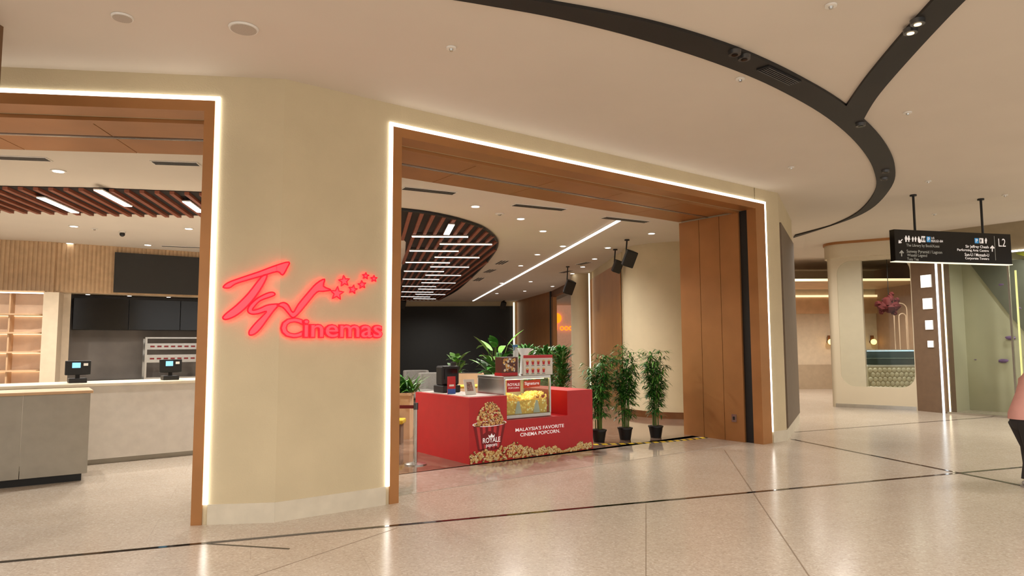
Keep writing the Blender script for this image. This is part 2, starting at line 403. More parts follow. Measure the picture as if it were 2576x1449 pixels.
pr=[(900,505),(1008,523),(1080,532),(1150,547),(1210,567),(1240,588),(1251,606),(1246,626),(1225,656),(1190,692),(1150,728),(1105,753),(1000,754),(1006,690),(1019,640),(1021,608),(1006,592),(900,575)]
pll=[(-300,452),(0,467),(250,472),(498,482),(640,488),(640,548),(498,541),(250,536),(0,528),(-300,520)]
for i,P in enumerate((pr,pll)):
    W=cz(P,ZI); b=MB(); b.prism(W,ZI-.012,ZI+.005); struct(b.obj('trim_%d'%(17+i),SLATBG))
    b=MB(); hatch(W,DIR,.22,.07,ZI-.06,ZI-.012,b); struct(b.obj('trim_%d'%(19+i),SLAT))
b=MB(); W=cz(cr(pr[1:12],5),ZI); b.tube([(x,y,ZI-.03) for x,y in W],.03,6); struct(b.obj('trim_21',BLACK))
def bar(p,q,w,label,z=ZI-.09,mat=LEDI,th=.05):
    a=atZ(*p,z);c=atZ(*q,z); L=(c-a).length; ang=math.atan2(c.y-a.y,c.x-a.x); m=(a+c)/2
    T=thing('linear_ceiling_light',label,'ceiling light',(m.x,m.y,z),ang,'linear ceiling lights')
    MB().box(-L/2,-w/2,0,L/2,w/2,th).obj('housing',WHITE,T); MB().box(-L/2+.005,-w/2+.005,-.008,L/2-.005,w/2-.005,0).obj('diffuser',mat,T)
bl='slim white linear light hung under the timber slat ceiling'
for p,q in (((102,497),(190,535)),((246,478),(323,519)),((468,507),(505,534)),((1123,590),(1136,565))): bar(p,q,.13,bl,th=.02)
ys=[595,614,631,647,660,671,682,692,702,711,720,727,734,740,746,751]
xs=[(1036,1178),(1106,1238),(1030,1154),(1093,1206),(1020,1132),(1082,1180),(1016,1117),(1070,1160),(1013,1105),(1060,1146),(1012,1097),(1052,1133),(1010,1090),(1045,1120),(1009,1082),(1040,1096)]
for y,(a,b) in zip(ys,xs): bar((a,y),(b,y+1),.12,bl,th=.02)
bar((1556,555),(1190,757),.10,'long thin recessed light line across the lobby ceiling',z=ZI-.012,th=.011)
dl=[(147,430),(186,569),(475,575),(176,612),(372,616),(1196,519),(1310,550),(1366,581),(1416,619),(1639,587),(1529,623),(1496,651),(1466,671),(1440,688),(1352,640),(1310,668),(1262,712),(1335,708),(1390,720),(1250,738),(1320,732)]
base=None
lamp_pts=[]
for (u,v) in dl:
    p=atZ(u,v,ZI-.005); lamp_pts.append(p)
    if base is None:
        base=thing('recessed_downlight','small round white recessed downlight in the lobby ceiling','ceiling light',(p.x,p.y,ZI-.005),group='lobby downlights')
        MB().cyl((0,0,.004),(0,0,-.008),.1,.1,20).obj('ring',WHITE,base); MB().cyl((0,0,-.008),(0,0,-.012),.07,.07,20).obj('lens',LEDI,base)
    else: copy_thing(base,(p.x,p.y,ZI-.005))
def vent(p,q,w):
    a=atZ(*p,ZI);c=atZ(*q,ZI); L=(c-a).length; m=(a+c)/2
    T=thing('air_vent','dark linear slot air vent in the white lobby ceiling','vent',(m.x,m.y,ZI-.012),math.atan2(c.y-a.y,c.x-a.x),'lobby air vents')
    MB().box(-L/2,-w/2,0,L/2,w/2,.011).obj('frame',WHITE,T)
    s=MB(); n=3
    for i in range(n): s.box(-L/2+.02,-w/2+.02+i*(w-.03)/n,-.004,L/2-.02,-w/2+.02+i*(w-.03)/n+(w-.03)/n*.65,0)
    s.obj('slot',BLACK,T)
for p,q,w in(((-10,395),(125,400),.2),((383,408),(502,412),.2),((1012,472),(1145,486),.22),((1290,514),(1420,527),.22),((1517,546),(1628,558),.22),((1255,664),(1272,655),.3),((1224,685),(1242,677),.3),((1198,706),(1212,698),.3),((1455,665),(1482,659),.25),((1412,686),(1436,680),.25),((405,618),(505,622),.12)): vent(p,q,w)
def ceil_dev(u,v,r0,name,label,cat,z=ZC,grille=False):
    p=atZ(u,v,z); T=thing(name,label,cat,(p.x,p.y,z-.002))
    MB().cyl((0,0,0),(0,0,-.015),r0,r0*.95,28).obj('ring',WHITE,T,smooth=True)
    if grille: MB().cyl((0,0,-.015),(0,0,-.02),r0*.85,r0*.85,28).obj('grille',M('speaker_grille',(180,168,154),.7,noise=.2,scale=200),T)
    else: MB().cyl((0,0,-.015),(0,0,-.035),r0*.4,r0*.3,16).obj('sensor',STEEL,T,smooth=True)
ceil_dev(613,70,.13,'ceiling_speaker','round recessed ceiling speaker with pale grille','speaker',grille=True)
ceil_dev(308,42,.09,'ceiling_speaker','small round recessed ceiling grille','speaker',grille=True)
for u,v in((1135,119),(1862,197),(1990,420),(2283,282),(2335,455),(2528,490),(2090,12),(2350,538)): ceil_dev(u,v,.05,'sprinkler_head','small round ceiling sprinkler head','sprinkler')
ceil_dev(1257,537,.09,'smoke_detector','round white smoke detector on the lobby ceiling','smoke detector',ZI)
ceil_dev(238,575,.06,'smoke_detector','round white smoke detector on the lobby ceiling','smoke detector',ZI)
def domecam(u,v):
    p=atZ(u,v,ZI); T=thing('dome_camera','small dark dome security camera on the ceiling','ceiling camera',(p.x,p.y,ZI-.002))
    MB().cyl((0,0,0),(0,0,-.03),.07,.07,20).obj('base',WHITE,T); MB().ball((0,0,-.06),.055).obj('dome',BLACKG,T,smooth=True)
domecam(308,582); domecam(1266,758)

# ---------------- lobby by the counters: back walls -----------------
FA=Fr(-14.5,14.6,23.96); LA=3.94
FB=Fr(-10.9,16.2,35.2)
RIB=M('ribbed_wood',(200,168,130),.55,noise=.1)
def ribs(mb,s0,s1,z0,z1,d,step=.09):
    s=s0
    while s<s1-.03:
        mb.box(s,d-.02,z0,s+step*.6,d,z1); s+=step
    return mb
w=MB(); w.box(-2,.0,0,LA,.25,ZI); FA.put(w,'wall_left',BEIGE)['kind']='structure'
FA.put(ribs(MB().box(0,-.04,2.98,LA,-.0,ZI),1.0,LA-.02,3.0,ZI,-.04),'trim_22',RIB)['kind']='structure'
FB.put(MB().box(0.0,.9,0,7,1.15,ZI).box(0,0.1,0,.35,.9,3.08).box(0,.05,3.08,7,.9,ZI),'wall_back',BEIGE)['kind']='structure'
FB.put(ribs(MB().box(.0,.01,3.08,6,.05,ZI),.03,5.9,3.1,ZI,.01),'trim_23',RIB)['kind']='structure'
s0,zt=FB.px(290,634,-.1); s1,_=FB.px(492,638,-.1); _,zb=FB.px(290,735,-.1)
T=thing('menu_screen','long black switched-off menu display panel above the counter','display',FB.w(0,-.06,zb),FB.a)
MB().box(s0,-.02,0,s1+.6,.03,zt-zb).obj('screen',M('menu_black',(38,36,32),.4),T); MB().box(s0+.2,.03,.1,s1+.3,.05,zt-zb-.1).obj('bracket',BLACK,T)
STONE=M('grey_stone_tile',(108,100,92),.5,noise=.25,scale=1.2)
FB.put(MB().box(.35,.86,.0,6.5,.9,3.08),'trim_24',STONE)['kind']='structure'
for i in range(4):
    T=thing('wall_cabinet','black overhead cabinet above the grey stone splashback','cabinet',FB.w(.42+i*1.2,.35,2.2),FB.a,'overhead cabinets')
    MB().box(0,.02,0,1.19,.5,.78).obj('body',BLACK,T); MB().box(.005,0,.005,1.185,.02,.775).obj('door',BLACKG,T)
for i in range(5):
    p=FB.w(.7+i*.9,.25,3.07); T=thing('recessed_downlight','tiny bright downlight over the service counter','ceiling light',p,group='counter downlights')
    MB().cyl((0,0,0),(0,0,-.01),.06,.06,16).obj('ring',WHITE,T); MB().cyl((0,0,-.01),(0,0,-.014),.045,.045,16).obj('lens',LEDI,T)
T=thing('back_counter','dark low back counter against the stone splashback','counter',FB.w(.4,.15,0),FB.a)
MB().box(0,0,0,5.5,.68,.9).obj('body',CHAR,T); MB().box(0,-.03,.9,5.5,.68,.94).obj('worktop',DSTEEL,T)
s0,_=FB.px(362,940,.2); s1,_=FB.px(500,940,.2); _,z1=FB.px(400,852,.2)
T=thing('food_warmer_shelf','stainless steel heated food shelf with perforated tiers','shelf',FB.w(s0,.18,.945),FB.a)
hh=z1-.945; L=s1-s0+.6
for x in(0,L-.05):
    MB().box(x,0,0,x+.05,.05,hh).obj('post',STEEL,T)
    MB().box(x,.4,0,x+.05,.45,hh).obj('post',STEEL,T)
MB().box(0,0,hh,L,.45,hh+.04).obj('shelf',STEEL,T)
m=MB(); m.box(.05,.01,hh-.28,L-.05,.03,hh-.12,0); [m.box(.12+i*.16,.004,hh-.22,.22+i*.16,.01,hh-.18,1) for i in range(int(L/.17))]; m.obj('heat_panel',[STEEL,REDD],T)
m=MB(); m.box(.05,.01,.42,L-.05,.03,.62,0); [m.box(.12+i*.16,.004,.5,.22+i*.16,.01,.54,1) for i in range(int(L/.17))]; m.obj('heat_panel',[STEEL,REDD],T)
MB().box(.05,.05,0,L-.05,.4,.04).obj('shelf',STEEL,T)
s0,_=FA.px(-60,850,-.6); s1,_=FA.px(104,850,-.6); T=thing('display_shelf','light wood display shelf unit with glowing tiers and a curved end','shelf',FA.w(s0,-.6,0),FA.a)
L=s1-s0; ztop=FA.px(50,733,-.6)[1]
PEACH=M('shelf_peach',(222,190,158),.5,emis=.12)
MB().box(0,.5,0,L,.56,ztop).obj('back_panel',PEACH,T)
MB().box(0,0,ztop-.03,L+.02,.56,ztop+.02).obj('top_panel',WOOD,T); MB().box(0,-.012,ztop-.045,L,.0,ztop-.02).obj('light_strip',LED,T)
MB().box(L,.0,0,L+.3,.56,ztop).obj('side_panel',BEIGE,T)
for y in(790,837,886,933,978):
    z=FA.px(50,y,-.6)[1]
    arc=[(0,0)]+[(L-.3+.3*math.sin(t*math.pi/12),.3-.3*math.cos(t*math.pi/12)) for t in range(7)]+[(L,.5),(0,.5)]
    sh=MB().prism(arc,z-.02,z+.015).obj('shelf',WOOD,T)
    MB().box(0,.46,z-.035,L-.05,.49,z-.021).obj('light_strip',LEDS,sh)
MB().box(L*.45,.1,0,L*.45+.03,.5,ztop-.03).obj('divider',WOOD,T)
p=atZ(0,1231,0); q=atZ(218,1209,0); FC=Fr(p.x,p.y,math.degrees(math.atan2(q.y-p.y,q.x-p.x))); LC=(q-p).length
ztop=FC.px(150,984)[1]; sm=1.2+FC.px(52,1100)[0]
T=thing('service_counter','warm grey panelled counter with light wood top and black plinth','counter',FC.w(-1.2,0,0),FC.a)
MB().box(0,.06,0,1.2+LC-.06,.68,.1).obj('plinth',BLACK,T)
g=MB(); g.box(0,0,.1,sm,.7,ztop-.04); g.box(sm+.006,0,.1,1.2+LC,.7,ztop-.04); g.obj('body',GREY,T,bevel=.003)
MB().box(0,-.03,ztop-.04,1.2+LC+.03,.73,ztop).obj('countertop',WOOD,T,bevel=.01)
p=atZ(222,1171,0); q=atZ(482,1146,0); FD=Fr(p.x,p.y,math.degrees(math.atan2(q.y-p.y,q.x-p.x)))
zt=FD.px(300,962)[1]
T=thing('service_counter','long white concession counter with pale stone top','counter',FD.w(-1.6,0,0),FD.a)
MB().box(0,.05,0,5.4,.8,.08).obj('plinth',GREY,T); MB().box(0,0,.08,5.4,.8,zt-.05).obj('body',M('counter_white',(218,212,202),.5),T); MB().box(0,-.03,zt-.05,5.4,.86,zt).obj('countertop',M('counter_top',(226,214,190),.35),T,bevel=.01)
SCR=M('screen_blue',(120,190,225),.3,emis=.9,noise=.3,scale=30)
for u in(195,428):
    s,_=FD.px(u,950,.35); T=thing('payment_terminal','black cash register terminal with small lit screen on the counter','cash register',FD.w(s,.35,zt),FD.a,'counter terminals')
    MB().box(-.12,-.1,0,.12,.14,.07).obj('base',BLACK,T,bevel=.01); MB().box(-.03,0,.07,.03,.06,.16).obj('stand',BLACK,T)
    b=MB().prism([(-.17,-.03),(.17,-.03),(.17,.03),(-.17,.03)],.12,.34).obj('body',BLACK,T,bevel=.01)
    m=MB(); m.box(-.08,-.036,.23,.03,-.031,.31,0); m.box(.07,-.036,.26,.13,-.031,.3,1); m.obj('screen',[SCR,WHITE],T)

# ---------------- lobby far walls -----------------
struct(MB().box(-16,39.6,0,2.6,39.9,ZI).obj('wall_back',CREAM))
p=atY(1288,770,39.5); struct(MB().box(-9,39.5,0,.05,39.6,p.z).obj('trim_25',M('black_feature_wall',(36,36,34),.6)))
struct(MB().box(-16.2,6,0,-16,40,ZI).obj('wall_left',BEIGE))
cw=MB(); cw.cyl((4.3,17.8,0),(4.3,17.8,ZI),1.38,None,64); struct(cw.obj('wall_right',CREAM,smooth=True))
cw=MB(); cw.cyl((4.3,17.8,0),(4.3,17.8,.16),1.40,None,64); struct(cw.obj('baseboard_right',COPPERD,smooth=True))
cw=MB(); cw.cyl((2.42,24.2,0),(2.42,24.2,ZI),.33,None,32); struct(cw.obj('wall_right',CREAM,smooth=True))
def wallseg(x0,y0,x1,y1,z0,z1,th,name,mat):
    a=math.atan2(y1-y0,x1-x0); L=math.hypot(x1-x0,y1-y0)
    return struct(MB().box(0,-th,z0,L,0,z1).obj(name,mat,loc=(x0,y0,0),rot=a))
wallseg(2.95,18.3,2.72,23.95,0,ZI,.2,'wall_right',CREAM)
wallseg(2.93,18.3,2.70,23.9,0.0,4.0,-.02,'trim_26',COPPER)
wallseg(1.85,32,.2,39.5,0,ZI,.25,'wall_right',COPPER)
wallseg(1.80,32,1.75,32.7,0,ZI,.1,'trim_27',BLACK)
wallseg(2.6,24.4,1.85,32,4.0,ZI,.2,'wall_right',COPPERD)
LEDV=M('led_far',(255,240,206),.5,emis=1.3,noise=0)
for u,y,w_ in((1293,39.3,.045),(1484,23.2,.022)):
    p=atY(u,850,y); b=MB().box(-w_,-.02,0,w_,.02,4.2).obj('led_light_strip',LEDV,loc=(p.x,p.y,0)); tag(b,'glowing vertical light line on the lobby wall edge','light strip')
struct(MB().box(-1,50.5,0,9,50.8,ZC).obj('wall_back',M('pink_lit_shopfront',(210,160,130),.5,emis=.3)))  # pink light of the distant shop put in as wall tint and glow
T=thing('shop_sign','glowing orange round emblem and lettering of a distant shop','sign',atY(1400,826,50.3),0)
OR=M('orange_glow',(255,140,20),.4,emis=1.2)
MB().cyl((0,0,.75),(0,.06,.75),.38,None,24).obj('emblem',OR,T)
MB().box(-.1,0,-.15,.05,.06,.30).obj('lettering',OR,T)
for i in range(3): 
    m=MB(); m.tube([(.4+i*.33+.13*math.cos(t*math.pi/6),.03,.0+.13*math.sin(t*math.pi/6)) for t in range(12)],.035,6,0,True); m.obj('lettering',OR,T)

def speaker(u,v,y,sc,lab,yaw):
    p=atY(u,v,y); T=thing('wall_speaker',lab,'speaker',(p.x,p.y,p.z),yaw)
    o=MB().prism([(-.2*sc,-.14*sc),(.2*sc,-.14*sc),(.13*sc,.16*sc),(-.13*sc,.16*sc)],-.27*sc,.27*sc).obj('cabinet',BLACK,T,bevel=.02); o.rotation_euler=(.35,.25,0)
    o2=MB().box(-.17*sc,-.155*sc,-.24*sc,.17*sc,-.142*sc,.24*sc).obj('grille',CHAR,T); o2.rotation_euler=(.35,.25,0)
    MB().tube([(0,.1*sc,0),(0,.22*sc,.1*sc),(.05,.25*sc,ZI-p.z-.02)],.018,8).obj('bracket',BLACK,T)
    MB().cyl((.05,.25*sc,ZI-p.z-.03),(.05,.25*sc,ZI-p.z),.06,.06,12).obj('mount',BLACK,T)
speaker(1582,650,15.9,.72,'black box loudspeaker tilted down on a ceiling bracket',.3)
speaker(1552,670,17.6,.6,'smaller black loudspeaker hung behind another one',.4)
speaker(1431,722,21.5,.8,'black loudspeaker tilted down beside the cream column',.3)
speaker(1266,768,38.5,.8,'distant black loudspeaker above the black feature wall',0)
speaker(1014,766,38.5,.9,'distant black loudspeaker above the black feature wall',0)

# ---------------- plants -----------------
def leafgeo(mb,base,dirv,L,w,droop,m=0,seg=4):
    d=Vector(dirv).normalized(); up=Vector((0,0,1)); sd=d.cross(up)
    if sd.length<1e-3: sd=Vector((1,0,0))
    sd.normalize(); vs=[]; p=Vector(base)
    for i in range(seg+1):
        t=i/seg; ww=w*math.sin(math.pi*min(.97,.12+t*.88))*(1-.25*t)
        vs.append(p+sd*ww/2); vs.append(p-sd*ww/2); 
        d=(d-up*droop/seg).normalized(); p=p+d*L/seg
    mb.add(vs,[(2*i,2*i+1,2*i+3,2*i+2) for i in range(seg)],m)
def bamboo(u,v,vtop,seed,label):
    random.seed(seed); p=atZ(u,v,0); q=atY(u,vtop,p.y); h=q.z
    T=thing('potted_bamboo',label,'potted plant',(p.x,p.y,0.004),group='row of potted bamboo')
    pb=MB(); pb.cyl((0,0,0),(0,0,.2),.10,.135,24); pb.cyl((0,0,.2),(0,0,.225),.145,.145,24); pb.obj('pot',POT,T,smooth=True)
    MB().cyl((0,0,.2),(0,0,.228),.12,.12,20).obj('soil',SOIL,T)
    st=MB(); lf=MB()
    for k in range(9):
        a=random.uniform(0,6.28); r0=random.uniform(.01,.07); tl=random.uniform(.05,.18); hh=h*random.uniform(.68,.97)
        P=[]
        for i in range(9):
            t=i/8; rr=r0+tl*t*t; P.append(Vector((rr*math.cos(a),rr*math.sin(a),.2+(hh-.2)*t)))
        st.tube(P,[.011-.007*i/8 for i in range(9)],6)
        for i in range(2,9):
            for b in range(8 if i>3 else 3):
                a2=random.uniform(0,6.28); el=random.uniform(-.1,.7); bl=random.uniform(.05,.18)
                c=P[i]+Vector((0,0,random.uniform(-.09,.06))); tip=c+Vector((math.cos(a2)*bl,math.sin(a2)*bl,bl*el))
                st.cyl(c,tip,.003,.0015,4)
                for l in range(5):
                    a3=a2+random.uniform(-1.1,1.1)
                    leafgeo(lf,c.lerp(tip,random.uniform(.4,1)),(math.cos(a3),math.sin(a3),random.uniform(-.3,.6)),random.uniform(.12,.18),random.uniform(.020,.032),random.uniform(.3,1.2),0 if random.random()<.8 else 1)
    st.obj('stem',STALK,T,fix=False); lf.obj('foliage',[GREEN,GREEN2],T,fix=False)
bamboo(1507,1112,892,1,'tall leafy bamboo plant in black pot beside the red kiosk')
bamboo(1573,1106,864,2,'tallest bamboo plant in black pot standing between two others')
bamboo(1650,1101,880,3,'bamboo plant in black pot near the copper door panels')
def bush(name,label,loc,h,w,n,L,lw,seed,mats,potr=.2,poth=.35,red=0):
    random.seed(seed); T=thing(name,label,'potted plant',loc)
    pb=MB(); pb.cyl((0,0,0),(0,0,poth),potr*.8,potr,24); pb.obj('pot',M('grey_pot',(150,140,124),.6),T,smooth=True); MB().cyl((0,0,poth-.02),(0,0,poth+.005),potr*.9,potr*.9,20).obj('soil',SOIL,T)
    lf=MB(); st=MB()
    for k in range(n):
        a=random.uniform(0,6.28); t=random.uniform(.1,1); rr=w*random.uniform(.1,.45); z=poth+(h-poth)*t*.85
        b=Vector((rr*math.cos(a)*.7,rr*math.sin(a)*.7,z)); st.tube([(0,0,poth-.02),(b.x*.3,b.y*.3,poth+(z-poth)*.6),tuple(b)],.006,5)
        leafgeo(lf,b,(math.cos(a),math.sin(a),random.uniform(.6,2.0)),L*random.uniform(.7,1.1),lw*random.uniform(.8,1.1),random.uniform(.6,1.8),random.choice((0,0,1)),6)
    for k in range(red): leafgeo(lf,(random.uniform(-w,w)*.4,random.uniform(-w,w)*.3,h*random.uniform(.7,.95)),(random.uniform(-1,1),0,1.2),.2,.05,.3,2,4)
    st.obj('stem',STALK,T,fix=False); lf.obj('foliage',mats,T,fix=False)
RF=M('flower_orange',(214,84,40),.5)
p=atY(1250,940,15.2); bush('potted_banana_plant','large potted broad-leaf plant with orange flowers behind the kiosk',(p.x,p.y,.004),2.05,.8,54,.55,.2,11,[GREEN,GREEN2,RF],red=6)
for i,(u,yy,hh) in enumerate(((1325,17,1.9),(1370,18.8,1.9),(1412,20.6,1.9))):
    p=atY(u,940,yy); bush('potted_shrub','bushy dark green potted shrub in the lobby',(p.x,p.y,.004),hh,.9,260,.3,.08,20+i,[GREEN,GREEN,RF],potr=.22)
p=atY(1148,940,24); bush('potted_fig_plant','small potted plant with round light green leaves',(p.x,p.y,.004),1.6,.75,40,.36,.24,31,[GREEN2,GREEN2,RF])
p=atZ(1030,1106,0)
T=thing('planter_box','beige rectangular planter box with leafy green ferns','planter',(p.x-.55,p.y+.25,.004),0)
MB().box(-.55,-.25,0,.55,.25,.82).box(-.57,-.27,.82,.57,.27,.87).obj('box',WOOD,T); MB().box(-.5,-.2,.86,.5,.2,.88).obj('soil',SOIL,T)
lf=MB(); random.seed(5)
for k in range(240):
    a=random.uniform(0,6.28); leafgeo(lf,(random.uniform(-.48,.62),random.uniform(-.18,.18),.87),(math.cos(a),math.sin(a),random.uniform(.7,3)),random.uniform(.3,.55),random.uniform(.04,.08),random.uniform(.6,1.6),random.choice((0,1)),5)
lf.obj('foliage',[GREEN,GREEN2],T,fix=False)
T=thing('bench','low yellow cushioned bench beside the planter','bench',(p.x-.5,p.y-.5,.004),0)
MB().box(-.5,-.2,.36,.48,.2,.44).obj('seat',YELLOW,T,bevel=.02); 
for x in(-.44,.4): MB().box(x,-.17,0,x+.04,.17,.36).obj('leg',BROWN,T)
GRF=M('grey_fabric',(150,146,140),.9,noise=.1,scale=40)
for i,(u,yy,ro) in enumerate(((1047,22.5,.3),(1082,20.5,-.4))):
    p=atY(u,940,yy); T=thing('armchair','light grey upholstered rounded armchair in the lounge','armchair',(p.x,p.y,.004),ro,'lounge armchairs')
    MB().box(-.36,-.36,.2,.36,.3,.46).obj('seat',GRF,T,bevel=.06)
    b=MB(); pts=[(.42*math.cos(a),.05+.42*math.sin(a)) for a in [math.radians(x) for x in range(-10,191,20)]]; inn=[(.31*math.cos(a),.05+.31*math.sin(a)) for a in [math.radians(x) for x in range(-10,191,20)]]
    b.strip(pts,inn,.2,.95); b.obj('backrest',GRF,T,bevel=.03,smooth=True)
    for x in(-.28,.28):
        for y in(-.28,.24): MB().cyl((x,y,0),(x,y,.2),.018,.025,10).obj('leg',WOOD,T)
p=atY(1165,950,18.5); T=thing('planter_box','pale low planter partition in the lounge','planter',(p.x,p.y,.004),.1)
MB().box(-.5,-.2,0,.55,.2,1.02).obj('box',WOOD,T); MB().box(-.46,-.16,1.02,.5,.16,1.03).obj('soil',SOIL,T)
p=atY(1172,965,13.4); T=thing('table','yellow topped tall table behind the kiosk','table',(p.x,p.y,.004),.3)
MB().box(-.45,-.3,.96,.45,.3,1.0).obj('tabletop',YELLOW,T,bevel=.01)
for x in(-.4,.4):
    for y in(-.25,.25): MB().box(x-.02,y-.02,0,x+.02,y+.02,.96).obj('leg',YELLOW,T)

# ---------------- kiosk -----------------
FK=Fr(-.653,10.4,37.0); LK=2.55; DK=1.65
sA=FK.px(1275,1000)[0]; sB=FK.px(1427,1000)[0]; zl=FK.px(1350,1052)[1]; zh=.99
K=thing('popcorn_kiosk','red square popcorn kiosk counter printed with popcorn bucket graphics','kiosk',FK.w(0,0,.004),FK.a)
MB().box(0,0,0,sA,DK,zh).obj('side_cabinet',RED,K); MB().box(sA,0,0,sB,.95,zl).obj('front_cabinet',RED,K); MB().box(sB,0,0,LK,DK,zh+.02).obj('side_cabinet',RED,K)
MB().box(.07,.10,zh,sA-.07,DK-.06,zh+.008).obj('worktop',M('worktop_pale',(206,196,188),.4),K)
P1=M('popcorn_caramel',(200,140,72),.6,noise=.2,scale=60); P2=M('popcorn_gold',(230,188,118),.6,noise=.15,scale=60); P3=M('popcorn_brown',(120,70,32),.6); P4=M('popcorn_pale',(244,222,172),.6)  # tones of the printed popcorn, from pale to dark brown
BUCK=M('bucket_red',(132,12,22),.5); BUCK2=M('bucket_stripe',(206,58,62),.5)
g=MB(); Y=-.002
s0,z0=FK.px(1202,1134);s1,_=FK.px(1259,1134); t0,zt0=FK.px(1190,1070); t1,_=FK.px(1272,1070)
n=11
for i in range(n):
    a=i/n;b2=(i+1)/n
    g.add([(s0+(s1-s0)*a,Y-.001,z0),(s0+(s1-s0)*b2,Y-.001,z0),(t0+(t1-t0)*b2,Y-.001,zt0),(t0+(t1-t0)*a,Y-.001,zt0)],[(0,1,2,3)],5+(i%2))
g.disc(((s0+s1)/2,z0),(s1-s0)/2,Y-.001,5,24,.02); g.disc(((t0+t1)/2,zt0),(t1-t0)/2+.014,Y-.002,4,28,.045); g.disc(((t0+t1)/2,zt0),(t1-t0)/2-.005,Y-.0025,5,28,.035)
sc_=(s0+s1)/2; g.disc((sc_+.0,(z0+zt0)/2-.03),.15,Y-.0028,5,24,.11)
random.seed(3)
def corn(cx,cz,rr,y):
    m=random.choice((0,0,0,1,1,2,2,3)); g.disc((cx,cz),rr,y,m,7,rr*random.uniform(.7,1))
    g.disc((cx+rr*.2,cz+rr*.25),rr*.45,y-.0003,random.choice((1,3)),6)
cx=(t0+t1)/2
for k in range(260):
    u=random.uniform(-1,1); w_=random.uniform(0,1); top=FK.px(1230,1008)[1]-zt0
    x=cx+u*(t1-t0)*.47*(1-.35*w_); z=zt0-.02+(top)*w_*math.sqrt(max(0,1-u*u*.7))
    corn(x,z,random.uniform(.014,.026),Y-.003-k*.00001)
for k in range(760):
    x=random.uniform(.01,LK-.03); hgt=.13+.08*math.sin(x*2.2+.4)+.035*math.sin(x*9)+.02*math.sin(x*23)
    if x<.5: hgt*=.75
    z=random.uniform(.012,1)*hgt+.015
    corn(x,z,random.uniform(.014,.03),Y-.003-(1-z)*.002)
def kt(t,u0,v0,u1,v1,m,off=.012):
    a,zb=FK.px(u0,v1); c2,_=FK.px(u1,v1); um=FK.px(u0,v0)[1]; g.text(t,a,zb,c2,um,Y-.006,m,off)
kt("MALAYSIA'S FAVORITE",1296,1078,1418,1087,4)
kt("CINEMA POPCORN.",1308,1090,1408,1099,4)
kt("ROYALE",1214,1103,1258,1116,4); kt("popcorn",1222,1119,1250,1128,4,.01)
s_,z_=FK.px(1236,1099)
g.add([(s_-.05,Y-.006,z_-.01),(s_+.05,Y-.006,z_-.01),(s_+.06,Y-.006,z_+.035),(s_+.028,Y-.006,z_+.01),(s_,Y-.006,z_+.05),(s_-.028,Y-.006,z_+.01),(s_-.06,Y-.006,z_+.035)],[(0,1,2,3,4,5,6)],4)
g.obj('printed_graphic',[P1,P2,P3,P4,PINKT,BUCK,BUCK2],K,fix=False)
MW=FK.px(1386,1000,.1)[0]-sA-.02; MH=FK.px(1330,946,.1)[1]-zl
PM=thing('popcorn_machine','stainless steel popcorn display warmer with glass front full of popcorn','popcorn machine',FK.w(sA+.02,.1,zl+.008),FK.a)
MD=.75
MB().box(0,0,0,MW,MD,.06).obj('base',STEEL,PM,bevel=.006)
MB().box(0,0,MH-.05,MW,MD,MH).obj('roof',STEEL,PM,bevel=.006)
MB().box(0,MD-.02,.06,MW,MD,MH-.05).obj('back_panel',WHITE,PM)
MB().box(0,.03,.06,.012,MD-.02,MH-.05).obj('side_panel',STEEL,PM)
for x in(0,MW-.03): MB().box(x,0,.06,x+.03,.03,MH-.05).obj('post',STEEL,PM)
MB().box(.03,.01,.06,MW-.03,.016,MH-.05).obj('glass_pane',glassmat('clear_glass'),PM)
MB().box(MW-.012,.03,.06,MW-.004,MD-.02,MH-.05).obj('glass_pane',glassmat('clear_glass'),PM)
MB().box(.05,.12,MH-.065,MW-.05,.3,MH-.05).obj('warming_light',M('warm_lamp',(255,226,160),.5,emis=7,noise=0),PM)
random.seed(8); pc=MB()
for k in range(1300):
    x=random.uniform(.05,MW-.05); y=random.uniform(.035,.5); top=.34+.05*math.sin(x*9)-.05*abs(y-.25)
    z=random.uniform(.08,top) if y<.10 else top-random.uniform(0,.03)
    pc.ball((x,y,z),random.uniform(.012,.02),n=6,k=4,m=random.choice((0,0,1,2)),jit=.2)
pc.box(.04,.06,.062,MW-.04,.5,.28,1)
o=pc.obj('popcorn',[M('pc_yellow',(246,216,124),.6,emis=.16),M('pc_deep',(224,176,84),.6,emis=.14),M('pc_pale',(252,236,178),.6,emis=.16)],PM,fix=False); o['kind']='stuff'  # slight glow put into the popcorn itself to brighten it
for xx in(.3,.68):
    m=MB(); m.prismY([(xx-.07,.07),(xx+.07,.07),(xx+.02,.27),(xx-.02,.27)],.018,.03,0); m.obj('paper_cone',WHITE,PM)
m=MB(); x0=.05;x1=MW*.33; m.box(x0,-.008,MH-.25,x1,-.001,MH-.06,0); m.text('ROYALE',x0+.015,MH-.155,x1-.015,MH-.11,-.009,1,.01); m.text('POPCORN',x0+.03,MH-.2,x1-.03,MH-.175,-.009,1,.0); m.obj('sign_plate',[RED,PINKT],PM,fix=False)
m=MB(); x0=MW*.4;x1=MW*.75; q=[(x0,MH-.2),(x1,MH-.18),(x1+.01,MH-.07),(x0+.01,MH-.08)]; m.prismY(q,-.008,-.001,0); m.text('Signature',x0+.02,MH-.165,x1-.02,MH-.10,-.009,1,.01); m.obj('sign_plate',[M('orange_red',(214,70,34),.5),PINKT],PM,fix=False)
zt=zl+MH+.010
T=thing('menu_board','white popcorn price board with red cup pictures standing on the machine','sign',FK.w(sA+.02+MW*.42,.12,zt),FK.a)
m=MB(); m.box(0,0,0,.62,.03,.33,0); m.box(0,-.003,.28,.62,0,.33,1)
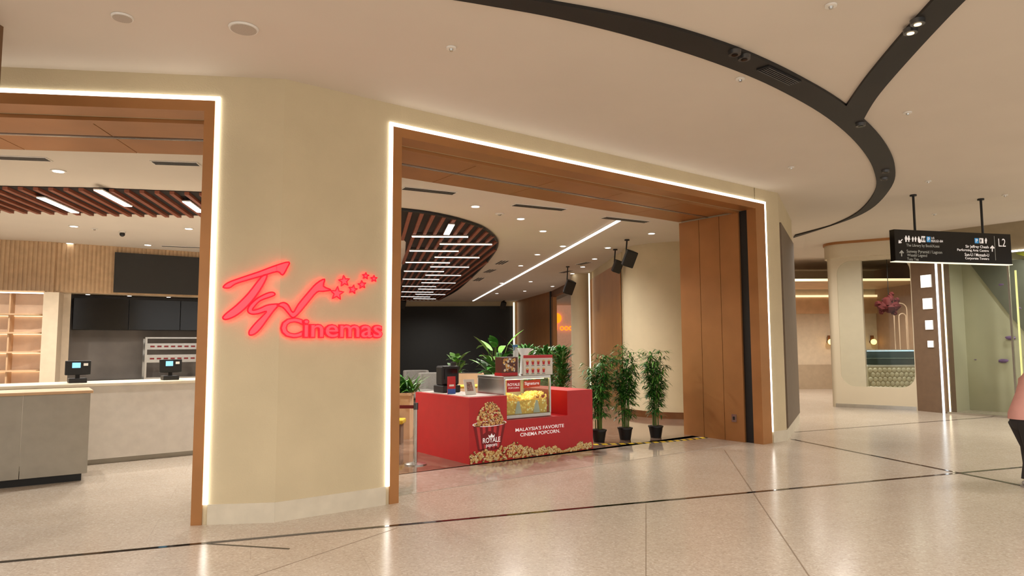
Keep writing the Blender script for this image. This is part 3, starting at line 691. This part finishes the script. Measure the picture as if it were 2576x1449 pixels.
for r_ in range(2):
    for c_ in range(5-r_*1):
        x=.05+c_*.115; z=.17-r_*.13; m.add([(x+.01,-.003,z),(x+.05,-.003,z),(x+.06,-.003,z+.06),(x,-.003,z+.06)],[(0,1,2,3)],1); m.disc((x+.03,z+.065),.028,-.004,2,8,.014); m.box(x,-.0035,z-.018,x+.06,-.001,z-.01,3)
m.obj('panel',[WHITE,RED,P2,BLACK],T,fix=False)
MB().box(.05,.03,0,.55,.12,.02).obj('stand',REDD,T)
T=thing('snack_box','brown caramel popcorn carton standing on red packs','carton',FK.w(sA+.02+.03,.2,zt),FK.a)
m=MB(); m.box(0,0,0,.32,.2,.05,1); m.box(0,.0,.05,.32,.18,.30,0); m.obj('carton',[M('caramel_brown',(92,42,26),.4),RED],T)
g2=MB(); random.seed(4)
for k in range(40): g2.disc((random.uniform(.03,.29),random.uniform(.08,.27)),random.uniform(.014,.024),-.002-k*.00003,random.choice((0,1,2)),7)
g2.obj('printed_graphic',[P1,P2,WHITE],T,fix=False)
T=thing('spray_bottle','clear plastic spray bottle with blue trigger on the machine','bottle',FK.w(sA+.02+MW*.48,.4,zt),FK.a)
m=MB(); m.cyl((0,0,0),(0,0,.40),.05,.045,16); m.cyl((0,0,.40),(0,0,.46),.045,.015,16); m.obj('bottle',M('milky_plastic',(210,216,216),.3),T,smooth=True)
m=MB(); m.box(-.06,-.012,.46,.03,.012,.50); m.box(-.045,-.008,.40,-.03,.008,.47); m.obj('trigger',M('blue_plastic',(60,120,170),.4),T)
T=thing('popcorn_scoop','clear plastic scoop bowl lying on the machine','scoop',FK.w(sA+.02+MW*.70,.45,zt),FK.a)
m=MB(); m.cyl((0,0,.32),(0,0,.44),.06,.13,20); m.cyl((0,0,0),(0,0,.32),.08,.06,20); m.obj('bowl',M('milky_plastic2',(220,222,220),.3),T,smooth=True); MB().tube([(.1,0,.38),(.2,0,.42)],.012,8).obj('handle',WHITE,T)
T=thing('receipt_terminal','black self-service sales terminal standing on the kiosk top','cash register',FK.w(.34,1.15,zh+.013),FK.a)
MB().box(-.17,-.12,0,.17,.2,.12).obj('base',BLACK,T,bevel=.015); 
MB().prism([(-.17,-.08),(.17,-.08),(.15,.16),(-.15,.16)],.12,.44).obj('body',BLACK,T,bevel=.03); MB().box(-.12,-.09,.22,.12,-.081,.39).obj('screen',BLACKG,T)
MB().cyl((.1,0,.44),(.1,0,.5),.05,.05,16).obj('lid',CHAR,T)
T=thing('leaflet_stand','red and white leaflet holder on the kiosk top','leaflet holder',FK.w(.10,.78,zh+.013),FK.a)
m=MB(); m.box(0,0,0,.15,.01,.28,0); m.box(.0,-.002,.0,.15,0,.08,2); m.box(.03,-.002,.12,.12,0,.15,1); m.obj('card',[RED,WHITE,M('blue_print',(50,90,170),.5)],T); MB().box(0,.01,0,.15,.08,.01).obj('base',WHITE,T)
T=thing('leaflet_stand','white photo leaflet in a tilted clear stand on the kiosk','leaflet holder',FK.w(.2,.4,zh+.013),FK.a)
m=MB(); m.add([(0,0,0),(.2,0,0),(.2,.07,.24),(0,.07,.24),(0,.01,0),(.2,.01,0),(.2,.08,.24),(0,.08,.24)],[(0,1,2,3),(4,7,6,5),(0,3,7,4),(1,5,6,2),(3,2,6,7),(0,4,5,1)],0); m.add([(.04,.012,.06),(.16,.012,.06),(.14,.052,.2),(.05,.052,.2)],[(0,1,2,3)],1); m.obj('card',[WHITE,M('photo_print',(150,120,110),.5,noise=.5,scale=30)],T,fix=False); MB().box(0,.0,0,.2,.1,.006).obj('base',WHITE,T)
p=atZ(1045,1169,0); T=thing('stanchion','chrome queue barrier post with dark red retractable belt','queue barrier',(p.x,p.y,.004))
zt=atY(1045,1014,p.y).z
m=MB(); m.cyl((0,0,0),(0,0,.015),.165,.165,32); m.cyl((0,0,.015),(0,0,.04),.15,.04,32); m.obj('base',STEEL,T,smooth=True)
MB().cyl((0,0,.03),(0,0,zt-.1),.027,None,20).obj('post',STEEL,T,smooth=True)
MB().cyl((0,0,zt-.1),(0,0,zt),.036,None,20).obj('cap',DSTEEL,T,smooth=True)
MB().box(-1.3,-.003,zt-.085,-.03,.003,zt-.035).obj('belt',REDD,T)
a=atZ(1492,1119,0);b_=atZ(1778,1101,0); n=30; mb=MB(); d=(b_-a); nn=Vector((-d.y,d.x,0)).normalized(); sd=nn*.06
for i in range(n):
    t0=i/n;t1=(i+(.75 if i%2==1 else 1.0))/n; t0=t0 if i%2==1 else max(0,t0-.25/n); bow=lambda t: nn*(-.18*math.sin(math.pi*t))
    A=a+d*t0+bow(t0);B=a+d*t1+bow(t1); o=d*.008
    mb.prism([((A-sd).x,(A-sd).y),((B-sd).x,(B-sd).y),((B+sd+o).x,(B+sd+o).y),((A+sd+o).x,(A+sd+o).y)],.0,.0075,i%2)
tag(mb.obj('hazard_tape',[M('tape_yellow',(250,216,40),.5),BLACK]),'black and yellow striped hazard tape stuck on polished floor','tape')

# ---------------- hanging sign -----------------
p0=atZ(2297,490,ZC); p1=atZ(2467,500,ZC); FS=Fr(p0.x,p0.y,math.degrees(math.atan2(p1.y-p0.y,p1.x-p0.x)))
sl,ztp=FS.px(2243,578); sr,_=FS.px(2535,600); zbt=FS.px(2243,657)[1]
SB=thing('directional_sign','black hanging wayfinding sign board with white lettering and icons','sign',FS.w(0,0,zbt),FS.a)
HT=ztp-zbt
MB().box(sl,-.06,0,sr,.06,HT).obj('panel',BLACKG,SB); MB().box(sl-.01,-.065,-.012,sr+.01,.065,0).obj('light_strip',M('sign_edge',(250,240,210),.5,emis=.8),SB)
L12=(p1-p0).length
for x in(0,L12):
    MB().cyl((x,0,HT),(x,0,ZC-zbt),.022,None,12).obj('pole',BLACK,SB); MB().cyl((x,0,ZC-zbt-.03),(x,0,ZC-zbt),.06,None,16).obj('mount',BLACK,SB)
YS=-.062
SGM=[PINKT,M('sign_blue',(50,140,200),.5,emis=.3),BLACK,M('sign_grey',(170,172,165),.5,emis=.1,noise=0)]
g=MB()
def flush(name):
    global g
    g.obj(name,SGM,SB,fix=False); g=MB()
def st(t,u0,v0,u1,v1,m=0,off=.015):
    a,zb=FS.px(u0,v1,-.06); c2,_=FS.px(u1,v1,-.06); z1=FS.px(u0,v0,-.06)[1]; g.text(t,a,zb-zbt,c2,z1-zbt,YS,m,off)
def sq(u0,v0,u1,v1,m=0,y=None):
    a,zb=FS.px(u0,v1,-.06); c2,_=FS.px(u1,v1,-.06); z1=FS.px(u0,v0,-.06)[1]; y=YS if y is None else y; g.add([(a,y,zb-zbt),(c2,y,zb-zbt),(c2,y,z1-zbt),(a,y,z1-zbt)],[(0,1,2,3)],m)
def arrow(u,v,rr,rot,m=0):
    P=[(0,-1),(.75,-.15),(.45,.1),(.16,-.25),(.16,1),(-.16,1),(-.16,-.25),(-.45,.1),(-.75,-.15)]
    Q=[]
    for x,y in P:
        X=x*math.cos(rot)-y*math.sin(rot); Z=x*math.sin(rot)+y*math.cos(rot); s,z=FS.px(u+X*rr,v+Z*rr,-.06); Q.append((s,YS,z-zbt))
    g.add(Q,[list(range(9))],m)
def man(u,v,h,m=0,skirt=False):
    s,z=FS.px(u,v-h*.42,-.06); g.disc((s,z-zbt),h*.0012*.9,YS,m,10)
    if skirt:
        P=[(-.12,-.3),(.12,-.3),(.27,.15),(.1,.15),(.1,.5),(-.1,.5),(-.1,.15),(-.27,.15)]
    else: P=[(-.2,-.3),(.2,-.3),(.2,.1),(.12,.1),(.12,.5),(-.12,.5),(-.12,.1),(-.2,.1)]
    g.add([(FS.px(u+a*h,v+b*h,-.06)[0],YS,FS.px(u+a*h,v+b*h,-.06)[1]-zbt) for a,b in P],[list(range(8))],m)
arrow(2265,607,7,math.radians(225)); flush('arrow_mark')
man(2279,601,15); man(2286,601,15,0,True)
for q in(2296,2303): man(q,602,12)
man(2311,602,13); s,z=FS.px(2313,606,-.06); g.disc((s,z-zbt),.04,YS,0,12)
sq(2318,594,2328,609); YS=-.064; man(2321,602,9,2); man(2326,602,9,2); YS=-.062
sq(2331,595,2341,609,1); YS=-.064; st('P',2333.5,597,2338.5,607); YS=-.062
flush('pictogram')
st('LG',2343,596,2350,601); st('B2/LG1-B4',2343,603,2372,609)
st('The Library by BookXcess',2280,613,2363,622,3,.01)
st('Sunway Pyramid / Lagoon',2281,628,2370,638,3,.01); st('Wasabi Legend',2282,638,2332,647,3,.01); st('Tutu Tea',2282,648,2311,655,3,.01)
flush('lettering')
arrow(2268,637,8,0,3); flush('arrow_mark')
sq(2452,599,2462,612,1); YS=-.064; st('P',2454.5,601,2459.5,610); YS=-.062; sq(2464,599,2474,612); YS=-.064; man(2467,606,9,2); YS=-.062; man(2480,606,13)
flush('pictogram'); arrow(2496,625,8,0); flush('arrow_mark')
st('Sir Jeffrey Cheah',2429,616,2487,625); st('Performing Arts Centre',2408,625,2487,633)
st('Sun-U / Monash-U',2427,636,2488,644); st('Corporate Towers',2428,646,2488,654); flush('lettering')
st('L2',2512,600,2530,620,0,.0); flush('lettering')
sq(2504,594,2505,655,3); flush('divider_line')

# ---------------- far shop -----------------
A=atZ(2108,1024,0); B=atZ(2306,1033,0); FR=Fr(A.x,A.y,math.degrees(math.atan2(B.y-A.y,B.x-A.x))); LR=(B-A).length
def rrect(x0,z0,x1,z1,rr,k=6):
    P=[]
    for cx,cz,a0 in((x1-rr,z1-rr,0),(x0+rr,z1-rr,90),(x0+rr,z0+rr,180),(x1-rr,z0+rr,270)):
        for i in range(k+1):
            a=math.radians(a0+90*i/k); P.append((cx+rr*math.cos(a),cz+rr*math.sin(a)))
    return P
def holewall(x0,z0,x1,z1,inner,y0,y1,m=0):
    mb=MB(); n=len(inner); k=n//4
    cor=[(x1,z1),(x0,z1),(x0,z0),(x1,z0)]
    for y in(y0,y1): mb.v+=[(a,y,b) for a,b in inner]
    for y in(y0,y1): mb.v+=[(a,y,b) for a,b in cor]
    def addf(q): mb.f.append(q); mb.m.append(m)
    for side in(0,1):
        o=side*n; oc=2*n+side*4
        for q in range(4):
            for i in range(k-1): addf([o+q*k+i,o+q*k+i+1,oc+q])
            addf([o+q*k+k-1,o+((q+1)*k)%n,oc+(q+1)%4,oc+q])
    for i in range(n): addf([i,(i+1)%n,n+(i+1)%n,n+i])
    for q in range(4): addf([2*n+q,2*n+(q+1)%4,2*n+4+(q+1)%4,2*n+4+q])
    return mb
wx0=FR.px(2114,900)[0]; wx1=FR.px(2300,900)[0]; wz1=FR.px(2200,652)[1]; wz0=FR.px(2200,974)[1]
inner=rrect(wx0,wz0,wx1,wz1,.36)
CRS=M('shop_cream',(212,199,174),.6,noise=.02,scale=1)
FR.put(holewall(0,0,LR+.05,4.2,inner,0,.3),'wall_right',CRS)['kind']='structure'
FR.put(MB().cyl((0,.15,0),(0,.15,4.2),.15,None,32),'wall_right',CRS,smooth=True)['kind']='structure'
fx0=FR.px(2068,640)[0]
def fasc(g_):
    P=[]
    for t in range(9):
        a=math.radians(180+90*t/8); P.append((fx0+.55-g_+ (.55)*math.cos(a),.37+(.55+g_)*math.sin(a)))
    return [(fx0-g_,.6)]+P+[(LR+.2,-.15-g_),(LR+.2,.6)]
FR.put(MB().prism(fasc(0),4.2,4.58),'wall_right',CRS,smooth=True)['kind']='structure'
FR.put(MB().prism(fasc(.03),4.58,ZC),'trim_28',COPPER)['kind']='structure'
FR.put(MB().box(-.05,-.02,0,LR,0,.1),'baseboard_back',STEEL)['kind']='structure'
FR.put(MB().box(wx0,.05,wz0,wx0+.62,.28,wz1),'trim_29',M('pale_panel',(200,192,168),.35,noise=.02))['kind']='structure'
FR.put(MB().box(wx0,.285,wz0,wx1,.29,wz1),'window_1',glassmat('shop_glass'))['kind']='structure'
struct(MB().box(8,27,0,22,27.2,ZC).obj('wall_back',BEIGE))
struct(MB().box(8,26.9,2.95,22,27,3.6).obj('trim_30',WOOD))
LSH=M('shop_cove_light',(255,226,180),.5,emis=.9,noise=0)
struct(MB().box(8,26.85,3.6,22,27,3.68).obj('trim_31',LSH))
struct(MB().box(8,26.93,0,22,27,.95).obj('trim_32',M('wainscot',(170,150,124),.6)))
struct(MB().box(14.4,19.5,0,14.6,27,ZC).obj('wall_right',M('mocha_wall',(170,134,108),.7)))
struct(MB().box(9.5,23,3.9,14.4,26.8,3.95).obj('ceiling',WOOD)); struct(MB().box(9.5,22.95,3.88,14.4,23,3.96).obj('trim_33',LSH))
for i,(u,v) in enumerate(((2089,860),(2197,860))):
    p=atY(u,v,26.8); T=thing('wall_lamp','small brass wall lamp with warm glowing globe','wall lamp',(p.x,26.89,p.z),0,'shop wall lamps')
    MB().cyl((0,.1,0),(0,0,0),.06,.06,16).obj('base',COPPERD,T); MB().ball((0,-.12,.0),.11).obj('shade',M('lamp_glow',(255,205,120),.5,emis=2.5,noise=0),T,smooth=True)
    MB().box(-.06,-.03,.02,.06,.02,.25).obj('bracket',COPPERD,T)
p=atY(2236,768,22.2); T=thing('hanging_sculpture','dark red lumpy hanging sculpture in the shop window','sculpture',p,0)
m=MB(); random.seed(9)
for q in((-.25,0,-.05,.2),(.02,0,-.08,.22),(.25,.05,-.05,.2),(.05,0,.25,.15),(-.08,0,.12,.2),(-.42,0,.05,.12),(.12,0,.42,.1),(.32,0,.2,.1),(-.3,0,-.25,.1),(.2,0,-.28,.11)): m.ball([c_*.85 for c_ in q[:3]],q[3]*.85,n=9,k=6,jit=.2)
m.obj('body',M('sculpture_red',(96,20,22),.8),T); MB().cyl((0,0,.2),(0,0,ZC-p.z),.01,None,6).obj('cord',BLACK,T)
p=atY(2270,880,23.0); T=thing('arch_lamp','pale slender double arched lamp behind the shop counter','lamp',(p.x,p.y,.004),0)
ARL=M('arch_glow',(226,190,162),.5,emis=.08,noise=0)
for wd,ht,o in((.22,2.1,0),(.12,1.85,.06)):
    P=[(-wd+o,0,0),(-wd+o,0,ht+.8)]+[(o-wd*math.cos(math.pi*i/10),0,ht+.8+wd*math.sin(math.pi*i/10)) for i in range(1,10)]+[(wd+o,0,ht+.8),(wd+o,0,0)]
    MB().tube(P,.018,8).obj('arch',ARL,T,smooth=True)
p0=atY(2185,970,21.6); p1=atY(2305,970,21.6); T=thing('display_counter','pastry display counter with scalloped tile front and lit glass case','display case',(p0.x,21.6,.0),0)
W_=p1.x-p0.x+.4; m=MB(); m.box(0,0,0,W_,.7,1.05,0)
for r_ in range(7):
    for c_ in range(int(W_/.15)):
        m.ball((.08+c_*.15+(.075 if r_%2 else 0),0,.1+r_*.14),.076,.03,.072,10,6,1)
m.obj('body',[M('tile_grout',(196,184,156),.6),M('scallop_tile',(232,222,196),.4)],T,smooth=True)
MB().box(0,0,1.05,W_,.7,1.1).obj('worktop',WHITE,T); MB().box(.02,.02,1.1,W_,.03,1.55).obj('glass_pane',glassmat('clear_glass'),T); MB().box(0,0,1.55,W_,.6,1.58).obj('top_panel',STEEL,T); MB().box(.02,.03,1.53,W_,.05,1.549).obj('light_strip',M('cool_led',(190,224,245),.5,emis=1.8,noise=0),T)
MB().box(.02,.1,1.3,W_,.55,1.315).obj('shelf',STEEL,T); MB().box(0,.62,1.1,W_,.66,1.55).obj('back_panel',M('case_white',(150,156,158),.4),T)
q1=atZ(2376,1040,0); FP=Fr(B.x+.02,B.y-.02,math.degrees(math.atan2(q1.y-B.y,q1.x-B.x))); LP=(q1-B).length
FP.put(MB().box(0,0,0,LP,.4,ZC-.35),'wall_right',BROWN)['kind']='structure'
for v0,v1,hw_ in((693,722,14),(751,777,12.5),(806,829,10),(857,874,7.5)):
    uc=2325+(v0-693)*.07+4; s0,za=FP.px(uc-hw_,v0,-.03); s1,zb=FP.px(uc+hw_,v1,-.03)
    T=thing('square_wall_light','glowing white square light box on the brown pillar','wall lamp',FP.w((s0+s1)/2,-.03,(za+zb)/2),FP.a,'square pillar lights')
    hx=(s1-s0)/2;hz=(za-zb)/2
    MB().box(-hx,0,-hz,hx,.029,hz).obj('housing',WHITE,T); MB().box(-hx+.005,-.006,-hz+.005,hx-.005,0,hz-.005).obj('diffuser',M('square_glow',(255,250,236),.5,emis=1.5,noise=0),T)
p=FP.w(LP-.03,-.02,0); tag(MB().box(-.02,-.02,0,.02,.01,ZC-.4).obj('led_light_strip',M('cool_strip',(220,232,240),.5,emis=1.8,noise=0),loc=tuple(p),rot=FP.a),'cool white vertical light line on the brown pillar edge','light strip')
q2=atZ(2576,1055,0); FG=Fr(q1.x+.05,q1.y-.05,math.degrees(math.atan2(q2.y-q1.y,q2.x-q1.x))); 
FG.put(MB().box(.1,0,0,1.5,.012,3.9).box(1.52,0,0,6,.012,3.9),'window_2',glassmat('gym_glass',(248,249,246)))['kind']='structure'
FG.put(MB().box(0,-.02,0,6,.05,.05).box(1.49,-.02,0,1.53,.03,3.9),'trim_34',STEEL)['kind']='structure'
FG.put(MB().box(-.3,-.1,3.95,6,.25,ZC),'wall_right',M('olive_beam',(150,136,110),.7))['kind']='structure'
tag(FG.put(MB().box(.06,-.04,.05,.085,.0,3.9),'led_light_strip',LEDV),'warm white vertical light line at the glass wall','light strip')
s_,z_=FG.px(2490,583); tag(FG.put(MB().box(s_,-.13,3.93,6,-.1,3.97),'led_light_strip',LED),'bright horizontal light line above the glass wall','light strip')
s_,_=FG.px(2561,800); tag(FG.put(MB().box(s_,-.04,.05,s_+.03,.0,3.5),'led_light_strip',M('lime_strip',(222,224,150),.5,emis=.3)),'yellow green vertical strip on the glass wall','light strip')
CW=M('climbing_wall',(190,188,162),.7,noise=.06,scale=1)
FG.put(MB().box(-.2,1.5,0,7,1.6,ZC),'wall_right',CW)['kind']='structure'
FG.put(MB().box(-.2,.0+.06,0,-.1,1.5,ZC),'wall_right',CW)['kind']='structure'
m=MB(); P=[FG.px(u,v,1.45) for u,v in((2440,665),(2590,650),(2590,850),(2545,800))]; m.prismY(P,1.47,1.499); FG.put(m,'trim_35',M('grey_green',(110,112,98),.6))['kind']='structure'
m=MB(); P=[FG.px(u,v,1.45) for u,v in((2530,585),(2600,575),(2600,650),(2560,640))]; m.prismY(P,1.38,1.42); FG.put(m,'trim_36',M('lime_panel',(160,166,50),.6))['kind']='structure'
PUR=M('purple_hold',(122,96,140),.5)
random.seed(2)
for u,v,s in((2540,850,.12),(2521,908,.12),(2560,1010,.13),(2515,716,.07),(2560,775,.07),(2450,905,.03),(2505,745,.04)):
    a,z=FG.px(u,v,1.4); T=FG.w(a,1.495-s*.25,z); o=MB().ball((0,0,0),s,s*.25,s*.4,10,7,jit=.18).obj('climbing_hold',PUR,loc=tuple(T),rot=FG.a,smooth=True)
    tag(o,'purple faceted climbing hold bolted to the climbing wall','climbing hold','climbing holds')

# ---------------- person -----------------
def skin(name,V,E,Rr,mat,parent,sub=2):
    me=bpy.data.meshes.new(name); me.from_pydata(V,E,[]); me.materials.append(mat); o=bpy.data.objects.new(name,me); SC.collection.objects.link(o); o.parent=parent
    md=o.modifiers.new('s','SKIN'); md.use_smooth_shade=True
    for i,rr in enumerate(Rr):
        rr=rr if isinstance(rr,tuple) else (rr,rr); me.skin_vertices[0].data[i].radius=rr
    me.skin_vertices[0].data[0].use_root=True
    o.modifiers.new('ss','SUBSURF').levels=sub; o.modifiers['ss'].render_levels=sub
    return o
p=atZ(2576,1222,0)
PE=thing('person','person in pink top and dark trousers walking along the corridor','person',(p.x+.03,p.y,.0),0)
SK=M('skin',(196,146,116),.55); PINK=M('pink_cloth',(214,158,148),.85); DARK=M('dark_trousers',(46,42,42),.85); HAIR=M('dark_hair',(30,22,18),.6); SHOE=M('grey_shoe',(150,144,140),.6)
V=[(0.04,0,.88),(.09,0,1.10),(.19,0,1.30),(.22,0,1.40),(.235,0,1.48),(.25,0,1.58),(.245,0,1.66),
 (.19,-.18,1.35),(.20,-.22,1.11),(.34,-.23,.94),(.19,.18,1.35),(.22,.22,1.11),(.38,.2,.95),
 (.04,-.09,.80),(.05,-.09,.46),(-.03,-.09,.08),(.04,.09,.80),(.12,.09,.48),(.16,.09,.08)]
E=[(0,1),(1,2),(2,3),(3,4),(4,5),(5,6),(2,7),(7,8),(8,9),(2,10),(10,11),(11,12),(0,13),(13,14),(14,15),(0,16),(16,17),(17,18)]
body=skin('body',V,E,[(.08,.10),(.08,.10),(.08,.11),.055,.05,(.085,.075),.06,.045,.034,.028,.045,.034,.028,.06,.045,.03,.06,.045,.03],SK,PE)
t=MB(); t.ball((.01,0,.80),.135,.155,.13,20,12)
t.tube([(.0,-.085,.80),(.02,-.09,.64),(.04,-.09,.46),(.0,-.09,.28),(-.035,-.09,.09)],[.112,.10,.084,.078,.076],16)
t.tube([(.01,.085,.80),(.07,.09,.64),(.12,.09,.48),(.13,.09,.28),(.14,.09,.09)],[.112,.10,.084,.078,.076],16)
t.obj('trousers',DARK,PE,smooth=True)
t=MB(); t.tube([(.02,0,.83),(.02,0,.88),(.05,0,.98),(.10,0,1.12),(.16,0,1.26),(.20,0,1.36),(.22,0,1.42)],[.168,.166,.15,.14,.15,.13,.06],20)
for sg in(-1,1): t.tube([(.20,.11*sg,1.34),(.20,.19*sg,1.30),(.20,.225*sg,1.13),(.29,.225*sg,1.00),(.34,.22*sg,.95)],[.075,.07,.055,.05,.042],12)
t.obj('shirt',PINK,PE,smooth=True)
for x,y in((-.02,-.09),(.16,.09)):
    o=MB().ball((.03,0,0.05),.13,.05,.05,14,8).box(-.09,-.045,.0,.15,.045,.02).obj('shoe',SHOE,PE,smooth=True); o.location=(x,y,.002)
MB().ball((.235,0,1.635),.105,.09,.11,16,10).ball((.15,0,1.60),.06,.07,.11,12,8).obj('hair',HAIR,PE,smooth=True)
fc=MB(); fc.ball((.352,0,1.58),.018,.014,.025,8,6,0); fc.ball((.325,-.035,1.60),.012,n=8,k=6,m=1); fc.ball((.325,.035,1.60),.012,n=8,k=6,m=1); fc.ball((.325,0,1.535),.012,.028,.007,8,6,2); fc.obj('face',[SK,BLACK,REDD],PE,smooth=True)
for (hx,hy,hz) in((.34,-.23,.94),(.38,.2,.95)):
    hb=MB(); hb.ball((hx+.02,hy,hz-.05),.028,.016,.045,10,8)
    for i in range(4): hb.tube([(hx+.0+i*.016,hy,hz-.08),(hx+.005+i*.016,hy,hz-.115),(hx+.015+i*.015,hy+.005,hz-.145+abs(i-1.5)*.008)],[.009,.008,.006],6)
    hb.tube([(hx+.04,hy,hz-.03),(hx+.06,hy,hz-.06),(hx+.062,hy,hz-.085)],[.011,.009,.007],6)
    hb.obj('hand',SK,PE,smooth=True)

# ---------------- lights -----------------
def spot(loc,energy,ang=150,col=(1,.95,.88),rad=.06):
    l=bpy.data.lights.new('lamp','SPOT'); l.energy=energy; l.color=col; l.spot_size=math.radians(ang); l.spot_blend=.8; l.shadow_soft_size=rad
    o=bpy.data.objects.new('lamp',l); SC.collection.objects.link(o); o.location=loc; return o
for i,p in enumerate(lamp_pts):
    if i in(0,1,2,5,6,7,8): spot((p.x,p.y,ZI-.05),170 if p.y<18 else 340)
for x,y in((-7,13),(-9,10.5),(-4,12),(-4,18),(-5,25),(-2,30),(-5,36),(0,21),(0,15),(-10,13),(0,27)): spot((x,y,ZI-.05),380,160,(1,.95,.88))  # spots without fixtures, added to brighten the deep lobby
for x,y in((-5,2.5),(-1,3),(3,3.5),(7,5),(9,9),(-2,0),(4,0),(10,3)): spot((x,y,ZC-.05),290,160,(1,.94,.86),.2)
for x,y in((8,17),(11,14),(16,12),(13,9)): spot((x,y,ZC-.05),420,160,(1,.94,.86),.15)  # spots without fixtures, added to lift the dim corridor
for x,y,z in((9.6,24,3.8),(12.5,24,3.8),(12.2,21,4.5),(9.5,21.8,4.5)): spot((x,y,z),230,160,(1,.92,.82),.1)  # spots without fixtures, added to brighten the dark shop interior
q=FG.w(2,.8,4.4); spot(tuple(q),130,150,(1,.98,.93))
q=FG.w(4,.8,4.4); spot(tuple(q),90,150,(1,.98,.93))
w=bpy.data.worlds.new('world'); SC.world=w; w.use_nodes=True; bg=w.node_tree.nodes['Background']; bg.inputs[0].default_value=(1,.95,.89,1); bg.inputs[1].default_value=1.0
